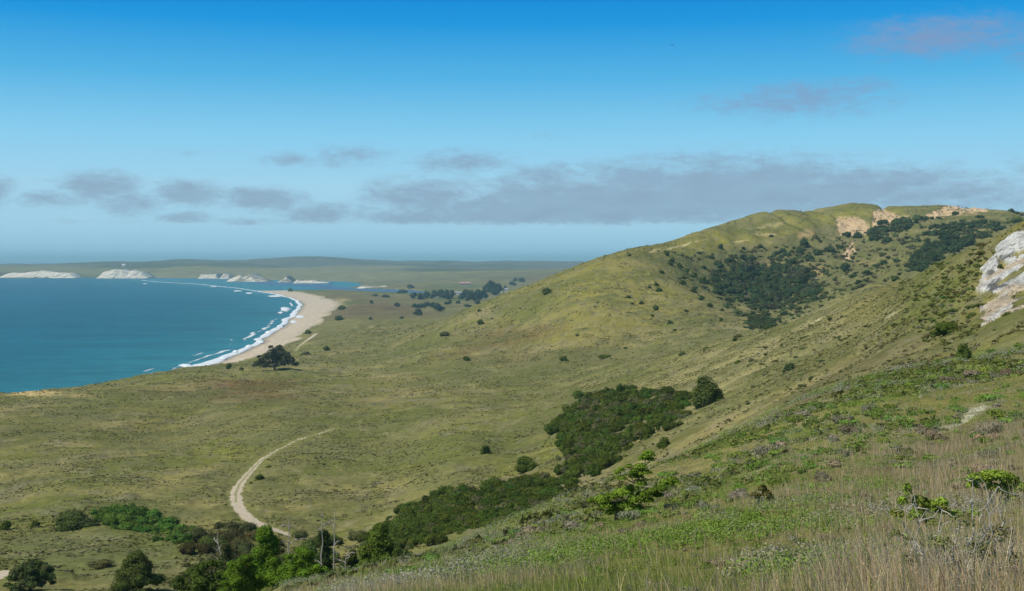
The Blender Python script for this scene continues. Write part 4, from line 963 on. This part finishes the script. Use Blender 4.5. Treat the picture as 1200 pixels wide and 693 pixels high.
broad('round_tree', 'dark bushy tree in the bottom left corner', 36, 125, 657, 62, c=OL([.085,.12,.034]), hue=OL([.12,.13,.06]), n=6000, nb=24, cone=.2)
broad('leafy_tree', 'dark green broad tree at the lower end of the long thicket', 444, 66, 612, 84, c=OL([.10,.15,.026]), hue=OL([.15,.20,.03]), n=9000, nb=34, cone=.5)
broad('leafy_tree', 'low dark tree between the snags and the broad tree', 410, 70, 648, 40, c=OL([.06,.085,.02]), hue=G_mid, n=4000, nb=14)
broad('conifer', 'slim dark conifer standing behind the grey snags', 379, 80, 614, 26, c=OL([.045,.070,.022]), hue=OL([.07,.10,.02]), n=3500, nb=22, cone=.6)
shrub('wide dark shrub on the lowland left of the bright hedge', 84, 618, 58, 26, OL([.085,.115,.03]), None, hue=OL([.13,.14,.05]), nb=12)
shrub('low green shrub at the left foot of the wide dark one', 108, 616, 26, 13, OL([.10,.14,.035]), None, nb=8)
broad('leafy_tree', 'dark green low tree in the bottom middle, right of the bright trees', 398, 58, 668, 50, c=OL([.09,.13,.028]), hue=OL([.13,.17,.03]), n=4000, nb=18)
broad('leafy_tree', 'small green tree at the right end of the bottom tree group', 470, 62, 640, 40, c=OL([.09,.13,.028]), hue=OL([.13,.17,.03]), n=3500, nb=16)
broad('leafy_tree', 'dark green tree low at the bottom edge left of the bright trees', 222, 70, 664, 56, c=OL([.08,.115,.026]), hue=OL([.13,.15,.04]), n=4500, nb=20)
for u, Yd, top, wp, lb in [(262,84,632,34,'upper left'),(222,100,656,26,'lower left'),(392,66,668,34,'right')]:
    broad('leafy_tree', 'small dark olive tree filling in behind the bright trees, %s of them' % lb, u, Yd, top, wp, c=OL([.07,.085,.028]), hue=OL([.11,.12,.04]), n=2600, nb=12)

# bare grey snags
def snag(label, u, Yd, top, spread, seed, lean=0.0, nbr=9):
    rng = np.random.default_rng(seed); x = (u - 600) / F * Yd; z = float(height(np.array([x]), np.array([Yd]))[0]); px = Yd / F
    ht = (VH + (H - z) * F / Yd - top) * px; t = empty('dead_tree', x, Yd, z, label, 'dead tree', 'bare grey snags among the trees')
    tr = wiggly((0, 0, -.3), (lean * ht, 0, ht), 8, .012, rng); V, Fq = tube(tr, np.linspace(1.5, .35, 8) * px)
    mesh_np('trunk', V, Fq, M_bark, np.tile(GREYW, (len(V), 1)), parent=t)
    for i in range(nbr):
        h = .35 + .62 * rng.random(); p = np.array(tr[0]) * (1 - h) + np.array(tr[-1]) * h; a = rng.random() * 2 * pi; L = spread * px * (.4 + .6 * rng.random()) * (1.25 - h * .6)
        e = p + np.array([cos(a) * L, sin(a) * L, L * (.25 + .6 * rng.random())]); pts = wiggly(p, e, 5, .05, rng)
        prt = [tube(pts, np.array([.75, .6, .5, .35, .2]) * px)]
        for j in range(3):
            q0 = pts[2 + j % 2]; q1 = q0 + (e - p) * .4 + rng.normal(size=3) * L * .22; prt.append(tube(wiggly(q0, q1, 3, .04, rng), np.array([.4, .3, .18]) * px))
        V, Fq, Cc = merge(*[(v_, f_, np.tile(GREYW * (.85 + .3 * rng.random()), (len(v_), 1))) for v_, f_ in prt]); mesh_np('branch', V, Fq, M_bark, Cc, parent=t)
snag('forked grey snag with short branches in front of the slim conifer', 376, 70, 602, 20, 1, .02)
snag('thin pole-like grey snag right of the forked one', 392, 72, 597, 8, 2, 0, 5)
snag('low branching grey snag between the trail and the tallest bright tree', 342, 74, 607, 20, 3, -.05, 10)
snag('leaning pale snag at the left of the bright trees', 263, 90, 624, 16, 4, -.08, 6)
snag('short grey snag sunk in the dark olive trees', 402, 62, 640, 14, 5, .1, 6)

# ------------------------------------------------------------------ foreground shrubs with bare wood
def open_shrub(name, label, u, v, blobs_px, wood, c, hue, n):
    x, y, z = P2(u, v, 3.5, 60); px = y / F; rng = np.random.default_rng(int(u)); t = empty(name, x, y, z, label, 'shrub')
    prt = []
    for (a, b) in wood:
        pts = wiggly((((a - u) * .45 + rng.normal() * 6) * px, rng.normal() * 5 * px, -.02), ((a - u) * px, rng.normal() * 8 * px, (v - b) * px), 6, .05, rng)
        prt.append(tube(pts, np.linspace(1.3, .4, 6) * px))
        for j in range(11 if n == 1100 else 4):
            q = pts[1 + j % 5]; prt.append(tube(wiggly(q, q + rng.normal(size=3) * np.array([12, 8, 10]) * px, 4, .07, rng), np.array([.65, .5, .38, .22]) * px))
    V, Fq, Cc = merge(*[(v_, f_, np.tile(OL([.50,.45,.38]) * (.6 + .5 * rng.random()), (len(v_), 1))) for v_, f_ in prt]); mesh_np('stems', V, Fq, M_bark, Cc, parent=t)
    if blobs_px:
        B = [((a - u) * px, rng.normal() * 5 * px, (v - b) * px, r * px, r * px, r2 * px) for a, b, r, r2 in blobs_px]
        V, Fq, Cc = leafcloud(B, n, 4.4 * px, c, .4, rng, hue=hue); mesh_np('foliage', V, Fq, M_leaf, Cc, parent=t)
open_shrub('leafy_shrub', 'bright leafy shrub with dark stems at the right edge of the foreground', 1166, 602, [(1140,560,9,6),(1150,563,10,8),(1160,558,11,6),(1172,560,12,8),(1184,564,10,8),(1192,572,9,8),(1178,576,10,8),(1163,572,9,6),(1140,570,7,5),(1188,586,9,6)], [(1140,562),(1160,560),(1180,562),(1190,575)], OL([.27,.37,.05]), OL([.14,.18,.03]), 2200)
open_shrub('leafy_shrub', 'green leafy shrub left of the brightest one in the foreground', 1088, 632, [(1062,575,5,9),(1060,590,6,6),(1078,590,10,9),(1090,596,10,10),(1072,604,9,8),(1100,588,7,6),(1108,600,9,6),(1120,604,9,5),(1090,612,10,5),(1050,602,8,6),(1140,600,6,4)], [(1062,572),(1080,590),(1110,600),(1128,604)], OL([.24,.35,.045]), OL([.20,.13,.06]), 2200)
open_shrub('dead_shrub', 'tangled bare grey shrub in the bottom right of the foreground', 1128, 694, [(1100,640,16,12),(1150,650,18,14),(1130,612,14,10),(1175,630,16,12),(1070,660,14,10),(1190,660,14,12),(1120,670,18,12)], [(1058,616),(1075,640),(1096,628),(1110,606),(1124,590),(1140,566),(1150,602),(1160,640),(1178,618),(1090,660),(1170,580),(1062,650),(1190,640),(1144,620),(1104,650),(1135,640),(1070,600),(1185,600),(1120,625),(1160,600),(1082,670),(1195,655)], OL([.17,.20,.06]), OL([.24,.18,.10]), 1100)
open_shrub('leafy_shrub', 'thin green shrub with bare twigs standing below the leafy shrubs', 1064, 668, [(1052,628,7,5),(1066,634,7,4),(1080,640,6,4),(1042,640,5,4)], [(1052,626),(1066,632),(1082,640)], OL([.12,.17,.035]), OL([.16,.12,.06]), 380)
open_shrub('leafy_shrub', 'low red-stemmed green sprig on the slope right of the pine', 896, 592, [(893,573,5,5),(899,579,6,5),(886,582,6,4),(903,587,5,4)], [(893,574),(900,578)], OL([.13,.20,.03]), OL([.16,.10,.05]), 420)

# ------------------------------------------------------------------ far woodland, farm and mast
kinds = [(484,350,9,8),(492,351,8,9),(500,350,9,10),(509,350,8,11),(516,349,8,11),(523,351,9,13),(530,350,8,11),(545,351,10,13),(552,353,10,15),(559,352,9,14),(566,351,8,12),(571,345,9,14),(577,346,11,18),(584,346,9,15),(592,341,4,7),
         (486,361,8,6),(493,361,9,6),(500,359,9,6),(507,361,8,7),(512,365,11,11),(519,364,6,5),(490,370,9,10),(527,356,4,5),(537,356,4,5),(547,360,8,4),(560,356,6,5),(465,360,6,6),(600,335,7,6),(612,331,8,6),(604,330,5,5),(452,349,8,4),(524,357,6,4),(471,344,10,5),(480,341,8,5),(440,347,7,3)]
for i, (u, v, wp, hp) in enumerate(sorted(kinds)):
    lb = 'dark far tree of the wooded farm on the plain, number %d counting from the left' % (i + 1)
    big = hp > 8
    wp *= 1.3
    shrub(('tall ' if big else 'low ') + lb.replace('number %d counting' % (i + 1), 'the %d%s' % (i + 1, {1:'st',2:'nd',3:'rd'}.get((i+1) % 10 if (i+1) not in (11,12,13) else 0, 'th'))), u, v, wp * 1.15, hp * 1.1, G_far, 'trees of the far farm', 'tree', 'far_tree', nb=6)
def simple(name, col3, rough=.8):
    m, t, b = base_mat(name, rough, .2); b.inputs['Base Color'].default_value = (*col3, 1); g = t.node('ShaderNodeNewGeometry'); n = t.noise(g.outputs['Position'], 1.5, 4)
    t.l.new(t.mix(t.ramp(n, .3, .7, 0, .25), (*col3, 1), tuple(c_ * .6 for c_ in col3) + (1,)), b.inputs['Base Color']); return m
M_wall_w = simple('white_boards', (.72,.70,.64)); M_wall_p = simple('tan_boards', (.58,.42,.33)); M_roof_r = simple('red_roof', (.40,.22,.17)); M_roof_g = simple('grey_roof', (.30,.30,.31)); M_glass = simple('dark_glass', (.05,.06,.07), .2); M_metal = simple('painted_metal', (.22,.25,.28), .5)
def boxm(x0, x1, y0, y1, z0, z1):
    v = np.array([(x, y, z) for z in (z0, z1) for y in (y0, y1) for x in (x0, x1)]); return v, np.array([(0,2,3,1),(4,5,7,6),(0,1,5,4),(1,3,7,5),(3,2,6,7),(2,0,4,6)])
def house(name, label, u, v, wp, hp, wall, roof, cat='house', flat=False):
    x, y, z = P2(u, v); px = y / F; w2 = wp * px / 2; d = max(4, w2 * .6); wh = hp * px * .62; rh = hp * px * .45
    t = empty(name, x, y, z, label, cat)
    V, Fq = boxm(-w2, w2, -d, d, -1, wh); mesh_np('wall', V, Fq, wall, parent=t)
    o = w2 * 1.06; e = d * 1.12
    V = np.array([(-o,-e,wh+.03),(o,-e,wh+.03),(o,e,wh+.03),(-o,e,wh+.03),(-o*.96,0,wh+rh),(o*.96,0,wh+rh)]); Fq = np.array([(0,1,5,4),(2,3,4,5),(0,4,3,3),(1,2,5,5),(0,3,2,1)])
    me = bpy.data.meshes.new('roof'); me.from_pydata(V.tolist(), [], [(0,1,5,4),(2,3,4,5),(0,4,3),(1,2,5),(0,3,2,1)]); me.materials.append(roof); ro = bpy.data.objects.new('roof', me); C.objects.link(ro); ro.parent = t
    nw = max(2, int(wp / 2.2))
    for i in range(nw):
        cx = -w2 + (i + .5) * 2 * w2 / nw; V, Fq = boxm(cx - w2 / nw * .35, cx + w2 / nw * .35, -d - .12, -d + .05, wh * .35, wh * .72); mesh_np('window', V, Fq, M_glass, parent=t)
house('farmhouse', 'long tan farm building with red roof beyond the wooded farm', 545, 335, 13, 4.2, M_wall_p, M_roof_r, 'farm building')
house('barn', 'grey-roofed barn among the dark farm trees', 537, 345.5, 8, 3.6, M_wall_w, M_roof_g, 'barn')
house('cottage', 'tall white cottage at the right end of the farm trees', 586.5, 343, 4, 5.5, M_wall_w, M_roof_g)
house('cottage', 'small white cottage hidden right of the tall one', 593.5, 342, 4.5, 4, M_wall_w, M_roof_g)
house('shed', 'small pale shed left of the barn', 511, 349.5, 4.5, 3, M_wall_w, M_roof_g, 'shed')
house('ranch_house', 'tiny white ranch house on the far headland above the double-topped cliff', 145, 312.5, 4, 2.6, M_wall_w, M_wall_w)
for u, hp, lb in [(124, 5.5, 'taller'), (132, 3.5, 'shorter')]:
    x, y, z = P2(u, 312.5); px = y / F; t = empty('radio_mast', x, y, z, '%s of two dark masts on the far headland skyline' % lb, 'mast')
    V, Fq = tube([(0,0,-2),(0,0,hp*px)], [1.2*px*.5, .5*px*.5]); mesh_np('pole', V, Fq, M_metal, parent=t)
    V, Fq = boxm(-.8*px, .8*px, -.5, .5, hp*px*.45, hp*px*.55); mesh_np('crossbar', V, Fq, M_metal, parent=t)

# a bird far off in the sky
def bird():
    y = 260.0; x = (788 - 600) / F * y; z = H + (VH - 53) / F * y
    th = np.linspace(-1, 1, 9); V = []; 
    body = [(0,-.22,0),(0,-.16,.01),(0,-.05,.02),(0,.08,.01),(0,.2,0),(0,.3,0)]; V1, F1 = tube(body, [.01,.04,.06,.05,.03,.012])
    wv = []; 
    for s in th: wv += [(s * .42, -.08 + .06 * abs(s), .03 + .10 * (1 - (abs(s) - .45) ** 2 * 3) * abs(s) * 1.6), (s * .42, .06 + .05 * abs(s) - .04 * abs(s), .028 + .10 * (1 - (abs(s) - .45) ** 2 * 3) * abs(s) * 1.6)]
    wf = [(2 * i, 2 * i + 1, 2 * i + 3, 2 * i + 2) for i in range(8)]
    V2 = np.array(wv); V3 = V2 + np.array([0, 0, -.012]); F2 = np.array(wf)
    V, Fq, Cc = merge((V1, F1, np.tile(OL([.04,.04,.045]), (len(V1), 1))), (V2, F2, np.tile(OL([.04,.04,.045]), (len(V2), 1))), (V3, F2, np.tile(OL([.04,.04,.045]), (len(V3), 1))))
    o = mesh_np('bird', V, Fq, M_bark, Cc); o.rotation_euler = (0, .15, .7); o.location = (x, y, z); tag(o, 'tiny dark bird gliding high in the open blue sky', 'bird')
bird()
